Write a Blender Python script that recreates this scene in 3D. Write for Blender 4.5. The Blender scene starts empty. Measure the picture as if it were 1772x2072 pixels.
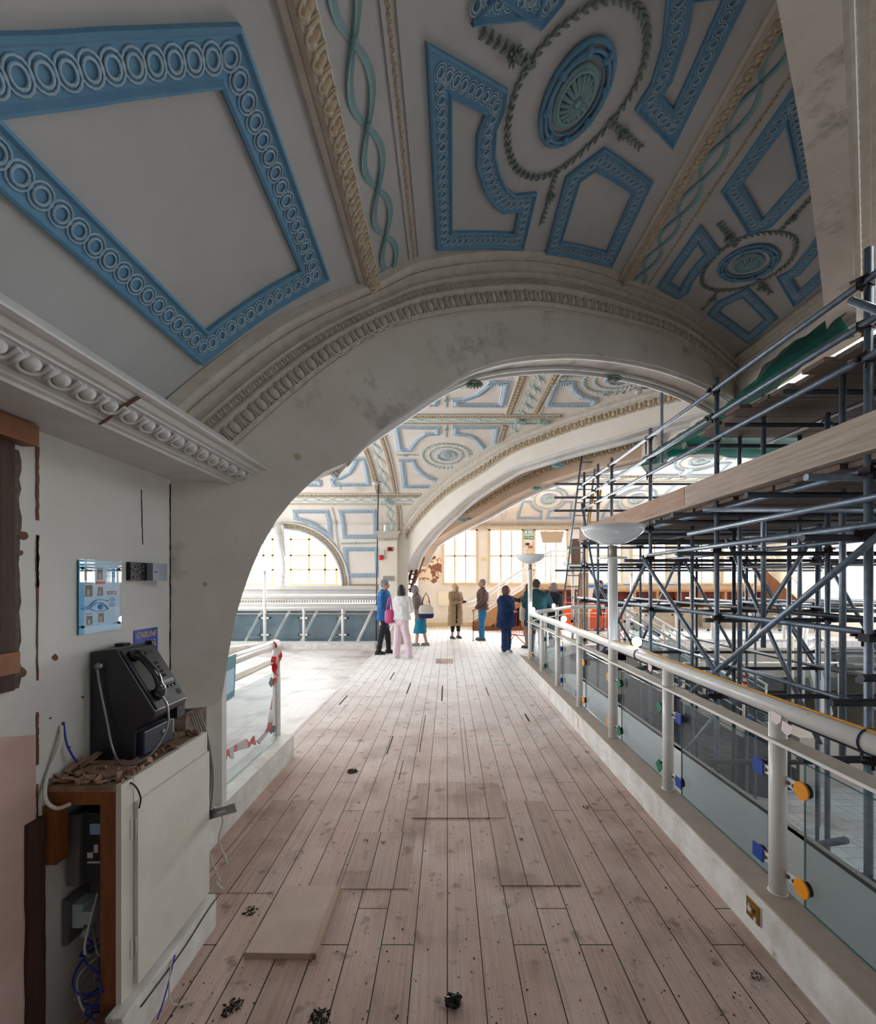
import bpy, math, random
from mathutils import Vector, Matrix, noise
from mathutils.geometry import tessellate_polygon
random.seed(7)
S=bpy.context.scene; COL=S.collection
PI=math.pi
# ---------------------------------------------------------------- camera
F=870.0; CX=905.0; CY=1178.0; H=1.7
cd=bpy.data.cameras.new('camera'); cam=bpy.data.objects.new('camera',cd); COL.objects.link(cam)
cam.location=(0,0,H); cam.rotation_euler=(PI/2,0,0)
cd.sensor_width=36; cd.lens=F*36/2072; cd.shift_x=(886-CX)/2072; cd.shift_y=(CY-1036)/2072
cd.clip_start=.05; cd.clip_end=200
S.camera=cam
# ---------------------------------------------------------------- world and exposure
S.view_settings.view_transform='Standard'; S.view_settings.look='None'
S.view_settings.exposure=0.0; S.view_settings.gamma=1.0; S.view_settings.use_curve_mapping=False
w=bpy.data.worlds.new('sky'); S.world=w; w.use_nodes=True
wb=w.node_tree.nodes['Background']; wb.inputs[0].default_value=(.86,.93,1,1); wb.inputs[1].default_value=3.5
S.cycles.use_denoising=True
S.cycles.max_bounces=10; S.cycles.diffuse_bounces=6; S.cycles.transparent_max_bounces=24
S.cycles.sample_clamp_indirect=6
def area(name,loc,rot,sx,sy,power,col=(1,1,1)):
    l=bpy.data.lights.new(name,'AREA'); l.shape='RECTANGLE'; l.size=sx; l.size_y=sy; l.energy=power; l.color=col
    o=bpy.data.objects.new(name,l); COL.objects.link(o); o.location=loc; o.rotation_euler=rot; return o
area('daylight_far_windows',(5.8,17.3,2.75),(-PI/2,0,0),15.5,2.6,3900,(.98,.99,1))
area('daylight_lunette',(-4.5,12.8,2.4),(-PI/2,0,0),3.4,1.9,520,(.94,.97,1))
area('added_daylight_gallery_side',(-7.6,7.6,2.0),(0,-PI/2,0),2.6,6.5,470,(.92,.96,1))  # added lamp: extra daylight for the gallery through an unseen side window
area('daylight_far_side',(13.2,6.5,2.6),(0,PI/2,0),2.6,9,230,(.94,.97,1))
area('daylight_rooflight',(7.6,4.6,6.6),(0,0,0),6,6,260,(.95,.98,1))
# ---------------------------------------------------------------- helpers
def V(*a): return Vector(a)
def kids(o): return [c for c in bpy.data.objects if c.parent==o]
class MB:
    def __init__(s): s.v=[]; s.f=[]; s.m=[]; s.s=[]
    def add(s,vs,fs,mi=0,smooth=False):
        b=len(s.v); s.v+= [tuple(v) for v in vs]
        for f in fs: s.f.append([b+i for i in f]); s.m.append(mi); s.s.append(smooth)
    def box(s,x0,x1,y0,y1,z0,z1,mi=0,M=None):
        vs=[V(x,y,z) for z in (z0,z1) for y in (y0,y1) for x in (x0,x1)]
        if M: vs=[M@v for v in vs]
        s.add(vs,[(0,2,3,1),(4,5,7,6),(0,1,5,4),(2,6,7,3),(0,4,6,2),(1,3,7,5)],mi)
    def bar(s,a,b,w,h,mi=0,up=(0,0,1)):
        a=V(*a); b=V(*b); d=(b-a); L=d.length; d.normalize(); u=V(*up)
        sd=d.cross(u)
        if sd.length<1e-4: sd=d.cross(V(0,1,0))
        sd.normalize(); u=sd.cross(d)
        vs=[p+sd*(i*w/2)+u*(j*h/2) for p in (a,b) for i,j in ((-1,-1),(1,-1),(1,1),(-1,1))]
        s.add(vs,[(0,1,2,3),(7,6,5,4),(0,4,5,1),(1,5,6,2),(2,6,7,3),(3,7,4,0)],mi)
    def tube(s,pts,r,n=8,mi=0,cap=True,closed=False,flat=1.0):
        pts=[V(*p) for p in pts]; m=len(pts); R=r if isinstance(r,(list,tuple)) else [r]*m
        vs=[];fs=[]; up=None
        for i,p in enumerate(pts):
            if closed: t=pts[(i+1)%m]-pts[i-1]
            else: t=pts[min(i+1,m-1)]-pts[max(i-1,0)]
            if t.length<1e-9: t=V(0,0,1)
            t.normalize()
            if up is None: up=t.orthogonal().normalized() if abs(t.z)>.9 else V(0,0,1)
            sd=t.cross(up)
            if sd.length<1e-5: sd=t.orthogonal()
            sd.normalize(); up=sd.cross(t).normalized()
            for k in range(n):
                a=2*PI*k/n; vs.append(p+sd*(math.cos(a)*R[i])+up*(math.sin(a)*R[i]*flat))
        for i in range(m if closed else m-1):
            j=(i+1)%m
            for k in range(n):
                l=(k+1)%n; fs.append((i*n+k,i*n+l,j*n+l,j*n+k))
        s.add(vs,fs,mi,True)
        if cap and not closed: 
            b=len(s.v)-len(vs)
            for base,rev in ((b,1),(b+(m-1)*n,0)):
                f=list(range(base,base+n)); s.f.append(f[::-1] if rev else f); s.m.append(mi); s.s.append(False)
    def lathe(s,prof,n=20,mi=0,c=(0,0,0),M=None,sy=1.0,smooth=True,cap=False):
        vs=[];fs=[]
        for r,z in prof:
            for k in range(n):
                a=2*PI*k/n; v=V(c[0]+math.cos(a)*r,c[1]+math.sin(a)*r*sy,c[2]+z); vs.append(M@v if M else v)
        for i in range(len(prof)-1):
            for k in range(n):
                l=(k+1)%n; fs.append((i*n+k,i*n+l,(i+1)*n+l,(i+1)*n+k))
        if cap: fs.append(tuple(range(n))[::-1]); fs.append(tuple(range((len(prof)-1)*n,len(prof)*n)))
        s.add(vs,fs,mi,smooth)
    def ell(s,c,r,n=10,m=6,mi=0,M=None):
        prof=[]
        vs=[];fs=[]
        for i in range(m+1):
            t=PI*i/m
            for k in range(n):
                a=2*PI*k/n; v=V(math.sin(t)*math.cos(a)*r[0],math.sin(t)*math.sin(a)*r[1],-math.cos(t)*r[2])
                if M: v=M@v
                vs.append(V(*c)+v)
        for i in range(m):
            for k in range(n):
                l=(k+1)%n; fs.append((i*n+k,i*n+l,(i+1)*n+l,(i+1)*n+k))
        s.add(vs,fs,mi,True)
    def prism(s,poly,fn,t0,t1,mi=0,sides=None):
        # poly: 2d points; fn(a,b,t)->3d ; solid between t0 and t1
        n=len(poly); A=[fn(a,b,t0) for a,b in poly]; B=[fn(a,b,t1) for a,b in poly]
        tri=tessellate_polygon([[V(a,b,0) for a,b in poly]])
        s.add(A+B,[t for t in tri]+[tuple(n+i for i in t[::-1]) for t in tri]+[(i,(i+1)%n,n+(i+1)%n,n+i) for i in range(n)],mi)
    def build(s,name,mats,parent=None,loc=None,**kw):
        me=bpy.data.meshes.new(name); me.from_pydata(s.v,[],s.f)
        if not isinstance(mats,(list,tuple)): mats=[mats]
        for m in mats: me.materials.append(m)
        me.polygons.foreach_set('material_index',s.m); me.polygons.foreach_set('use_smooth',s.s)
        me.validate(); me.update()
        o=bpy.data.objects.new(name,me); COL.objects.link(o)
        if parent: o.parent=parent
        if loc: o.location=loc
        for k,v in kw.items(): o[k]=v
        return o
def norm(o):
    import bmesh
    bm=bmesh.new(); bm.from_mesh(o.data); bmesh.ops.recalc_face_normals(bm,faces=bm.faces); bm.to_mesh(o.data); bm.free(); return o
def thing(name,label,cat,loc=(0,0,0),rz=0,group=None,kind=None):
    o=bpy.data.objects.new(name,None); COL.objects.link(o); o.location=loc; o.rotation_euler=(0,0,rz); o.empty_display_size=.1
    return tag(o,label,cat,group,kind)
def tag(o,label=None,cat=None,group=None,kind=None):
    if label: o['label']=label
    if cat: o['category']=cat
    if group: o['group']=group
    if kind: o['kind']=kind
    return o
def struct(o,label=None,cat=None):
    o['kind']='structure'
    if label: o['label']=label
    if cat: o['category']=cat
    return o
def dup(root,loc=None,rz=None,label=None,group=None):
    def rec(o,par):
        c=o.copy(); COL.objects.link(c); c.parent=par
        for ch in [x for x in ALLK.get(o.name,[])]: rec(ch,c)
        return c
    global ALLK
    ALLK={}
    for x in bpy.data.objects:
        if x.parent: ALLK.setdefault(x.parent.name,[]).append(x)
    r=rec(root,None)
    if loc is not None: r.location=loc
    if rz is not None: r.rotation_euler=(0,0,rz)
    if label: r['label']=label
    if group: r['group']=group
    return r
def text(name,body,size,M,mat,parent=None,ext=.0006,align='CENTER',sx=1.0,shear=0):
    c=bpy.data.curves.new(name,'FONT'); c.body=body; c.size=size; c.extrude=ext; c.align_x=align; c.align_y='CENTER'; c.shear=shear
    c.materials.append(mat); c.resolution_u=2
    o=bpy.data.objects.new(name,c); COL.objects.link(o)
    bpy.context.view_layer.update()
    me=bpy.data.meshes.new_from_object(o.evaluated_get(bpy.context.evaluated_depsgraph_get())); bpy.data.objects.remove(o)
    o=bpy.data.objects.new(name,me); COL.objects.link(o)
    if parent: o.parent=parent
    o.matrix_local=M@Matrix.Diagonal((sx,1,1,1)); return o
def frame(o,x,y,z=None):
    # matrix with local X along x, local Y along y
    x=V(*x).normalized(); y=V(*y).normalized(); z=x.cross(y)
    m=Matrix((x,y,z)).transposed().to_4x4(); m.translation=V(*o); return m
# ---------------------------------------------------------------- materials
def lin(c):
    if isinstance(c,str): c=tuple(int(c[i:i+2],16)/255 for i in (0,2,4))
    return tuple((x/12.92 if x<=.04045 else ((x+.055)/1.055)**2.4) for x in c)+(1,)
def mat(name,col,rough=.6,metal=0,col2=None,ns=4,nf=.5,bump=0,bs=40,spec=.5,emit=0,stain=None,sscale=2,sthr=.6,coat=0,ndetail=5,stretch=None):
    m=bpy.data.materials.new(name); m.use_nodes=True; nt=m.node_tree; N=nt.nodes; L=nt.links; b=N['Principled BSDF']
    b.inputs['Roughness'].default_value=rough; b.inputs['Metallic'].default_value=metal
    b.inputs['Specular IOR Level'].default_value=spec; b.inputs['Coat Weight'].default_value=coat
    c1=lin(col); src=None
    tc=N.new('ShaderNodeTexCoord'); P=tc.outputs['Object']
    if stretch: mpp=N.new('ShaderNodeMapping'); mpp.inputs['Scale'].default_value=stretch; L.new(P,mpp.inputs['Vector']); P=mpp.outputs[0]
    if col2:
        n=N.new('ShaderNodeTexNoise'); n.inputs['Scale'].default_value=ns; n.inputs['Detail'].default_value=ndetail; n.inputs['Roughness'].default_value=.65
        L.new(P,n.inputs['Vector'])
        r=N.new('ShaderNodeValToRGB'); r.color_ramp.elements[0].position=.5-nf/2; r.color_ramp.elements[1].position=.5+nf/2
        r.color_ramp.elements[0].color=c1; r.color_ramp.elements[1].color=lin(col2); L.new(n.outputs['Fac'],r.inputs['Fac']); src=r.outputs['Color']
    if stain:
        n=N.new('ShaderNodeTexNoise'); n.inputs['Scale'].default_value=sscale; n.inputs['Detail'].default_value=8; n.inputs['Roughness'].default_value=.7; L.new(P,n.inputs['Vector'])
        r=N.new('ShaderNodeValToRGB'); r.color_ramp.elements[0].position=sthr; r.color_ramp.elements[1].position=min(1,sthr+.12)
        r.color_ramp.elements[0].color=(0,0,0,1); r.color_ramp.elements[1].color=(1,1,1,1); L.new(n.outputs['Fac'],r.inputs['Fac'])
        x=N.new('ShaderNodeMix'); x.data_type='RGBA'; L.new(r.outputs['Color'],x.inputs['Factor'])
        if src: L.new(src,x.inputs['A'])
        else: x.inputs['A'].default_value=c1
        x.inputs['B'].default_value=lin(stain); src=x.outputs['Result']
    if src: L.new(src,b.inputs['Base Color'])
    else: b.inputs['Base Color'].default_value=c1
    if bump:
        n=N.new('ShaderNodeTexNoise'); n.inputs['Scale'].default_value=bs; n.inputs['Detail'].default_value=4; L.new(P,n.inputs['Vector'])
        bp=N.new('ShaderNodeBump'); bp.inputs['Strength'].default_value=bump; bp.inputs['Distance'].default_value=.01; L.new(n.outputs['Fac'],bp.inputs['Height']); L.new(bp.outputs['Normal'],b.inputs['Normal'])
    if emit:
        b.inputs['Emission Color'].default_value=c1; b.inputs['Emission Strength'].default_value=emit
    return m
def glass(name,tint,refl=.12,rough=0.0,dirt=.0,dirtcol='c8d8dc'):
    m=bpy.data.materials.new(name); m.use_nodes=True; nt=m.node_tree; N=nt.nodes; L=nt.links
    for n in list(N): N.remove(n)
    out=N.new('ShaderNodeOutputMaterial'); t=N.new('ShaderNodeBsdfTransparent'); t.inputs[0].default_value=lin(tint)
    g=N.new('ShaderNodeBsdfGlossy'); g.inputs['Roughness'].default_value=rough; g.inputs[0].default_value=(.9,.95,1,1)
    lw=N.new('ShaderNodeFresnel'); lw.inputs[0].default_value=1.5
    ge=N.new('ShaderNodeNewGeometry'); om=N.new('ShaderNodeMath'); om.operation='SUBTRACT'; om.inputs[0].default_value=1; L.new(ge.outputs['Backfacing'],om.inputs[1]); mu=N.new('ShaderNodeMath'); mu.operation='MULTIPLY'; L.new(om.outputs[0],mu.inputs[0]); L.new(lw.outputs[0],mu.inputs[1])
    mx=N.new('ShaderNodeMixShader'); L.new(mu.outputs[0],mx.inputs[0]); L.new(t.outputs[0],mx.inputs[1]); L.new(g.outputs[0],mx.inputs[2])
    d=N.new('ShaderNodeBsdfDiffuse'); d.inputs[0].default_value=lin(dirtcol)
    m2=N.new('ShaderNodeMixShader'); m2.inputs[0].default_value=dirt; L.new(mx.outputs[0],m2.inputs[1]); L.new(d.outputs[0],m2.inputs[2]); L.new(m2.outputs[0],out.inputs[0])
    return m
M={}
M['plaster']=mat('aged_plaster','d8d2c9',.85,col2='c4bbb0',ns=1.6,nf=.5,stain='8b8278',sscale=1.3,sthr=.55,bump=.15,bs=25)
M['plaster_white']=mat('white_plaster','d2d1ce',.8,col2='c2bfb8',ns=2,nf=.5,bump=.12,bs=30)
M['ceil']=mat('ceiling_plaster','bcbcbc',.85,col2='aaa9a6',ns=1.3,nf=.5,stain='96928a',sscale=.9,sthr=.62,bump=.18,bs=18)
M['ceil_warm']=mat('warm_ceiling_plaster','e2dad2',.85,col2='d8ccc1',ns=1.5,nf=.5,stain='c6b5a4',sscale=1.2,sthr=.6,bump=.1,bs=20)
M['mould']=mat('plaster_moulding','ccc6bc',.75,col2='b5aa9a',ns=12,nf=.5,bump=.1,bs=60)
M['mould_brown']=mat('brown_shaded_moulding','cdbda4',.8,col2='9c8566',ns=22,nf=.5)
M['white_mould']=mat('white_painted_moulding','d3d3d2',.55,col2='c2c1bd',ns=8,nf=.5)
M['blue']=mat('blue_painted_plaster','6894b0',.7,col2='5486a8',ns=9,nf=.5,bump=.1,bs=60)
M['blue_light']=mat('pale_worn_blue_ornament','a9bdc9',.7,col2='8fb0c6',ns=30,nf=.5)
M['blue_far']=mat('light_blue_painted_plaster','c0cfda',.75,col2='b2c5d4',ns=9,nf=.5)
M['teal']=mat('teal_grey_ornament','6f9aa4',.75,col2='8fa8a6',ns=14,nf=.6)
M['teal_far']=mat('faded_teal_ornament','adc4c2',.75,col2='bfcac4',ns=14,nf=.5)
M['garland']=mat('garland_grey_green','5d7b80',.8,col2='8a8a76',ns=40,nf=.5)
M['paint_white']=mat('white_gloss_paint','f0f1f0',.32,col2='e2e0da',ns=6,nf=.5,stain='6a5644',sscale=13,sthr=.67,coat=.2)
M['kerb']=mat('scuffed_white_kerb','ececea',.6,col2='c2bdb4',ns=7,nf=.5,stain='9b9286',sscale=5,sthr=.6,bump=.1)
M['kerbtop']=mat('dusty_kerb_top','b3a699',.8,col2='a3968a',ns=9,nf=.5)
M['ledge']=mat('pale_green_ledge','cdd2cf',.5,col2='c2c7c4',ns=3,nf=.5,stain='9aa39e',sscale=6,sthr=.72)
M['scaf']=mat('galvanised_steel_tube','8794a2',.42,.55,col2='5c6774',ns=18,nf=.6)
M['scaf_dark']=mat('dark_weathered_tube','4a4e55',.5,.5,col2='34373c',ns=18,nf=.6)
M['coupler']=mat('rusty_coupler','3b2f30',.6,.6,col2='241c1e',ns=30,nf=.5)
M['plank']=mat('scaffold_board_wood','b3a598',.8,col2='8a7a6c',ns=6,nf=.5,stain='6f5f52',sscale=3,sthr=.62,stretch=(3,.25,7))
M['plank_under']=mat('weathered_board_underside','7c6a5c',.85,col2='4a3d34',ns=5,nf=.6,stretch=(.3,4,3))
M['net']=None
M['dark']=mat('dark_recess','14110f',.9)
M['wood']=mat('orange_timber','8f5526',.55,col2='623614',ns=8,nf=.5,stretch=(4,1,.6))
M['wood_light']=mat('pine_timber','b98a5c',.6,col2='a4764a',ns=6,nf=.5)
M['wood_dark']=mat('charred_dark_timber','1c120c',.7,col2='4e3220',ns=8,nf=.5,stretch=(4,4,.4))
M['glass']=glass('green_tinted_glass','eef3f4',dirt=.05,dirtcol='a9b8c0')
M['glassedge']=mat('green_glass_edge','1f7d78',.15,spec=.8)
M['pane']=glass('window_pane','ffffff')
M['frame_cream']=mat('cream_window_frame','dcc8a2',.6,col2='cfb88c',ns=6,nf=.5)
M['black']=mat('matt_black_plastic','0d0d0f',.45)
M['steel']=mat('brushed_steel','8f9296',.35,.9)
M['bolt']=mat('bolt_steel','5a5650',.4,.8)
M['tyellow']=mat('yellow_plate','f09a10',.4); M['tblue']=mat('blue_plate','1443a0',.4); M['tgreen']=mat('green_plate','0c7258',.4)
M['bulb']=mat('lit_festoon_bulb','ddeeff',.3,emit=60)
M['cream_wall']=mat('cream_wall_paint','ebe7e0',.85,col2='e2dacd',ns=2,nf=.5,stain='cfc1aa',sscale=3,sthr=.6)
# ---------------------------------------------------------------- floor boards material
def boards_mat(name,c1,c2,roww=.155,length=3.2,mortar='0c0908',msize=.003,dust_glare=True,speck=True,rough=.75,swap=True):
    m=bpy.data.materials.new(name); m.use_nodes=True; nt=m.node_tree; N=nt.nodes; L=nt.links; b=N['Principled BSDF']
    tc=N.new('ShaderNodeTexCoord'); sp=N.new('ShaderNodeSeparateXYZ'); L.new(tc.outputs['Object'],sp.inputs[0])
    cb=N.new('ShaderNodeCombineXYZ'); L.new(sp.outputs['Y' if swap else 'X'],cb.inputs['X']); L.new(sp.outputs['X' if swap else 'Y'],cb.inputs['Y'])
    br=N.new('ShaderNodeTexBrick'); L.new(cb.outputs[0],br.inputs['Vector'])
    br.inputs['Color1'].default_value=lin(c1); br.inputs['Color2'].default_value=lin(c2); br.inputs['Mortar'].default_value=lin(mortar)
    br.inputs['Scale'].default_value=1; br.inputs['Mortar Size'].default_value=msize; br.inputs['Mortar Smooth'].default_value=.3; br.inputs['Brick Width'].default_value=length; br.inputs['Row Height'].default_value=roww
    br.offset=.37; br.offset_frequency=2; br.squash=.7; br.squash_frequency=3
    # grain
    mp=N.new('ShaderNodeMapping'); mp.inputs['Scale'].default_value=(1.2,38,1); L.new(cb.outputs[0],mp.inputs['Vector'])
    n=N.new('ShaderNodeTexNoise'); n.inputs['Scale'].default_value=2.2; n.inputs['Detail'].default_value=6; n.inputs['Distortion'].default_value=.6; L.new(mp.outputs[0],n.inputs['Vector'])
    x=N.new('ShaderNodeMix'); x.data_type='RGBA'; x.blend_type='MULTIPLY'; x.inputs['Factor'].default_value=.55
    r=N.new('ShaderNodeValToRGB'); r.color_ramp.elements[0].position=.3; r.color_ramp.elements[1].position=.7; r.color_ramp.elements[0].color=(.55,.5,.48,1); r.color_ramp.elements[1].color=(1,1,1,1)
    L.new(n.outputs['Fac'],r.inputs['Fac']); L.new(br.outputs['Color'],x.inputs['A']); L.new(r.outputs['Color'],x.inputs['B']); cur=x.outputs['Result']
    def blend(cur,fac,col,amt=1.0):
        y=N.new('ShaderNodeMix'); y.data_type='RGBA'; mm=N.new('ShaderNodeMath'); mm.operation='MULTIPLY'; mm.inputs[1].default_value=amt; L.new(fac,mm.inputs[0]); L.new(mm.outputs[0],y.inputs['Factor']); L.new(cur,y.inputs['A']); y.inputs['B'].default_value=lin(col); return y.outputs['Result']
    def thr(scale,a,bb,tex='N',detail=8):
        t=N.new('ShaderNodeTexNoise') if tex=='N' else N.new('ShaderNodeTexVoronoi'); t.inputs['Scale'].default_value=scale
        if tex=='N': t.inputs['Detail'].default_value=detail
        L.new(tc.outputs['Object'],t.inputs['Vector'])
        q=N.new('ShaderNodeMapRange'); q.inputs['From Min'].default_value=a; q.inputs['From Max'].default_value=bb; L.new(t.outputs['Fac' if tex=='N' else 'Distance'],q.inputs['Value']); return q.outputs[0]
    cur=blend(cur,thr(.8,.45,.75),'8a6a5c',.5); cur=blend(cur,thr(2.3,.52,.72),'5f524c',.5)
    if dust_glare:
        # worn, dusty boards; far glare painted in as whitening towards the open gallery
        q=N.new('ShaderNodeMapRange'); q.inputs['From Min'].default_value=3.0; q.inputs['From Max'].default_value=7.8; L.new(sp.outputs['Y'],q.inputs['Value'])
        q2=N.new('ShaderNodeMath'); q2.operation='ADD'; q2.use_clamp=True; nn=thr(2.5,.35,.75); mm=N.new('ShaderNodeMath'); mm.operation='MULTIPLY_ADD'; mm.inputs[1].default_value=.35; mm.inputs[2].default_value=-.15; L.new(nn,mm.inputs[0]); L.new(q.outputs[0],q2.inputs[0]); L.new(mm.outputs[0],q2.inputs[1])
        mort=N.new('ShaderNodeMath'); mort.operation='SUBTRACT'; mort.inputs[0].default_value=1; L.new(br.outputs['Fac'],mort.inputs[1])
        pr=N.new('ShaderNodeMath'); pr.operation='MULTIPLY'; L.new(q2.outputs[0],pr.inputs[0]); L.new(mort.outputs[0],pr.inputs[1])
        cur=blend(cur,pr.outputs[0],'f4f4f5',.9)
    if speck:
        cur=blend(cur,thr(34,.13,.05,'V'),'15110f',.75)
        cur=blend(cur,thr(9,.60,.70),'4a403a',.5); cur=blend(cur,thr(75,.16,.08,'V'),'2a211d',.5)
    L.new(cur,b.inputs['Base Color']); b.inputs['Roughness'].default_value=rough; b.inputs['Specular IOR Level'].default_value=.4
    bp=N.new('ShaderNodeBump'); bp.inputs['Strength'].default_value=.5; bp.inputs['Distance'].default_value=.004; bp.invert=True; L.new(br.outputs['Fac'],bp.inputs['Height']); L.new(bp.outputs['Normal'],b.inputs['Normal'])
    return m
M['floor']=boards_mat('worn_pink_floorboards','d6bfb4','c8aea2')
M['floor_white']=boards_mat('white_painted_boards','e6e4e2','dcd9d6',roww=1.2,length=2.4,mortar='8a8580',msize=.004,dust_glare=False,speck=False,rough=.5)
M['patch']=boards_mat('patched_floorboards','cdb8ae','bba498',roww=.15,length=9,dust_glare=False)
M['tiles']=boards_mat('lower_floor_tiles','b9c0c4','aab2b8',roww=.3,length=.3,mortar='70767a',msize=.006,dust_glare=False,speck=False,rough=.25,swap=False)
# ---------------------------------------------------------------- floor
def xy(a,b,t): return V(a,b,t)
def slab(name,poly,z0,z1,m,parent=None,**k):
    b=MB(); b.prism(poly,xy,z0,z1); o=norm(b.build(name,m,parent)); return o
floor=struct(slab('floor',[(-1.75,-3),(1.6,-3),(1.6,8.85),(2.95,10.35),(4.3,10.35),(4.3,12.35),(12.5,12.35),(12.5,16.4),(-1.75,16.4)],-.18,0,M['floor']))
struct(slab('floor_gallery',[(-7,2.5),(-1.75,2.5),(-1.75,16.4),(-7,16.4)],-.18,0.0,M['floor_white']))
struct(slab('floor_far',[(4.6,12.36),(12.5,12.36),(12.5,16.4),(4.6,16.4)],0.0,0.012,M['floor_white']))
struct(slab('floor_lower',[(1.0,-3),(12.5,-3),(12.5,16),(1.0,16)],-3.5,-3.3,M['tiles']))
struct(slab('floor_ledge',[(1.6,-3),(2.42,-3),(2.42,8.1),(1.6,8.1)],-.35,-.03,M['ledge']))
def wallbox(name,x0,x1,y0,y1,z0,z1,m,parent=None):
    b=MB(); b.box(x0,x1,y0,y1,z0,z1); return struct(norm(b.build(name,m,parent)))
M['fascia']=mat('grey_beige_fascia','b6b0a8',.7,col2='a59e95',ns=2,nf=.5)
wallbox('wall_fascia',4.3,12.5,12.2,12.35,-1.0,-.18,M['fascia'])
wallbox('wall_lower_rear',1.0,12.5,15.8,16,-3.3,-.2,M['fascia'])
wallbox('wall_lower_side',.9,1.05,-3,16,-3.3,-.2,M['fascia'])
wallbox('wall_ledge_fascia',2.38,2.46,-3,8.1,-.9,-.03,M['fascia'])
# diagonal fascia under the gallery corner
b=MB(); b.prism([(1.6,8.7),(2.95,10.35),(4.3,10.35),(4.3,12.3),(4.15,12.3),(4.15,10.5),(2.85,10.5),(1.5,9.0)],xy,-1.0,-.02); struct(norm(b.build('wall_gallery_fascia',M['fascia'])))
# outer shell
wallbox('wall_back',-7,12.5,-3.2,-3.0,-3.3,7,M['ceil'])
wallbox('wall_side_lower',12.5,12.7,-3,16.6,-3.3,1.4,M['cream_wall']); wallbox('wall_side_upper',12.5,12.7,-3,16.6,3.8,7,M['cream_wall'])
b=MB()
for y0,y1 in ((-3,2.2),(4.4,5.0),(7.2,7.8),(10,10.6),(12.4,16.6)): b.box(12.5,12.7,y0,y1,1.4,3.8)
struct(b.build('wall_side_piers',M['cream_wall']))
wallbox('wall_gallery_lower',-7.2,-7,2.3,12.4,0,1.0,M['plaster_white']); wallbox('wall_gallery_upper',-7.2,-7,2.3,12.4,3.2,6,M['plaster_white'])
b=MB()
for y in (2.3,4.4,6.6,8.8,11.0): b.box(-7.2,-7,y,y+.7,1.0,3.2)
struct(b.build('wall_gallery_piers',M['plaster_white']))
wallbox('wall_gallery_end',-7.2,-1.62,2.27,2.45,0,6,M['plaster'])
wallbox('ceiling_outer',-7.2,4.2,-3.2,17,5.95,6.1,M['ceil']); wallbox('ceiling_outer_side',11,12.7,-3.2,17,5.95,6.1,M['ceil'])
wallbox('ceiling_outer_front',4.2,11,-3.2,1.4,5.95,6.1,M['ceil']); wallbox('ceiling_outer_rear',4.2,11,7.9,17,5.95,6.1,M['ceil'])
# ---------------------------------------------------------------- curved surfaces
def ray(px,py): return (px-CX)/F,(CY-py)/F
def catmull(P,n=8):
    out=[]
    for i in range(len(P)-1):
        p0=P[max(i-1,0)];p1=P[i];p2=P[i+1];p3=P[min(i+2,len(P)-1)]
        for k in range(n):
            t=k/n; out.append(tuple(.5*((2*b)+(-a+c)*t+(2*a-5*b+4*c-d)*t*t+(-a+3*b-3*c+d)*t**3) for a,b,c,d in zip(p0,p1,p2,p3)))
    out.append(tuple(P[-1])); return out
class Cyl:
    # profile in (t,z); axis: 'Y' (t is X) or 'X' (t is Y); interior lies below / before
    def __init__(s,prof,axis):
        s.P=prof; s.axis=axis; s.s=[0]
        for a,b in zip(prof,prof[1:]): s.s.append(s.s[-1]+math.dist(a,b))
    def at(s,p):
        P=s.P;S_=s.s
        if p<=0: i=0
        elif p>=S_[-1]: i=len(P)-2
        else:
            lo,hi=0,len(P)-1
            while hi-lo>1:
                mid=(lo+hi)//2
                if S_[mid]<=p: lo=mid
                else: hi=mid
            i=lo
        a,b=P[i],P[i+1]; L=S_[i+1]-S_[i]; f=(p-S_[i])/L
        t=((b[0]-a[0])/L,(b[1]-a[1])/L)
        # smooth tangent
        return (a[0]+(b[0]-a[0])*f,a[1]+(b[1]-a[1])*f),t
    def __call__(s,p,q,h=0):
        (t,z),(tx,tz)=s.at(p); t+=tz*h; z-=tx*h
        return V(t,q,z) if s.axis=='Y' else V(q,t,z)
    def inv(s,px,py):
        u,v=ray(px,py)
        a=u if s.axis=='Y' else 1.0
        # ray in (t,z): (a*Z, H+v*Z)
        best=None; n=len(s.P)
        for i in range(n-1):
            (x1,z1),(x2,z2)=s.P[i],s.P[i+1]
            den=a*(z2-z1)-v*(x2-x1)
            if abs(den)<1e-9: continue
            # H+vZ = z1+k(z2-z1); aZ = x1+k(x2-x1)
            Z=(x1*(z2-z1)-(z1-H)*(x2-x1))/den
            k=(a*Z-x1)/(x2-x1) if abs(x2-x1)>abs(z2-z1) else (H+v*Z-z1)/(z2-z1)
            lo=-1e-6 if i else -99; hi=1+1e-6 if i<n-2 else 99
            if Z>0.05 and lo<=k<=hi and (best is None or Z<best[0]): best=(Z,s.s[i]+k*(s.s[i+1]-s.s[i]))
        if best is None: raise ValueError('no hit %s %s'%(px,py))
        Z,p=best; return (p,Z if s.axis=='Y' else u*Z)
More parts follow.
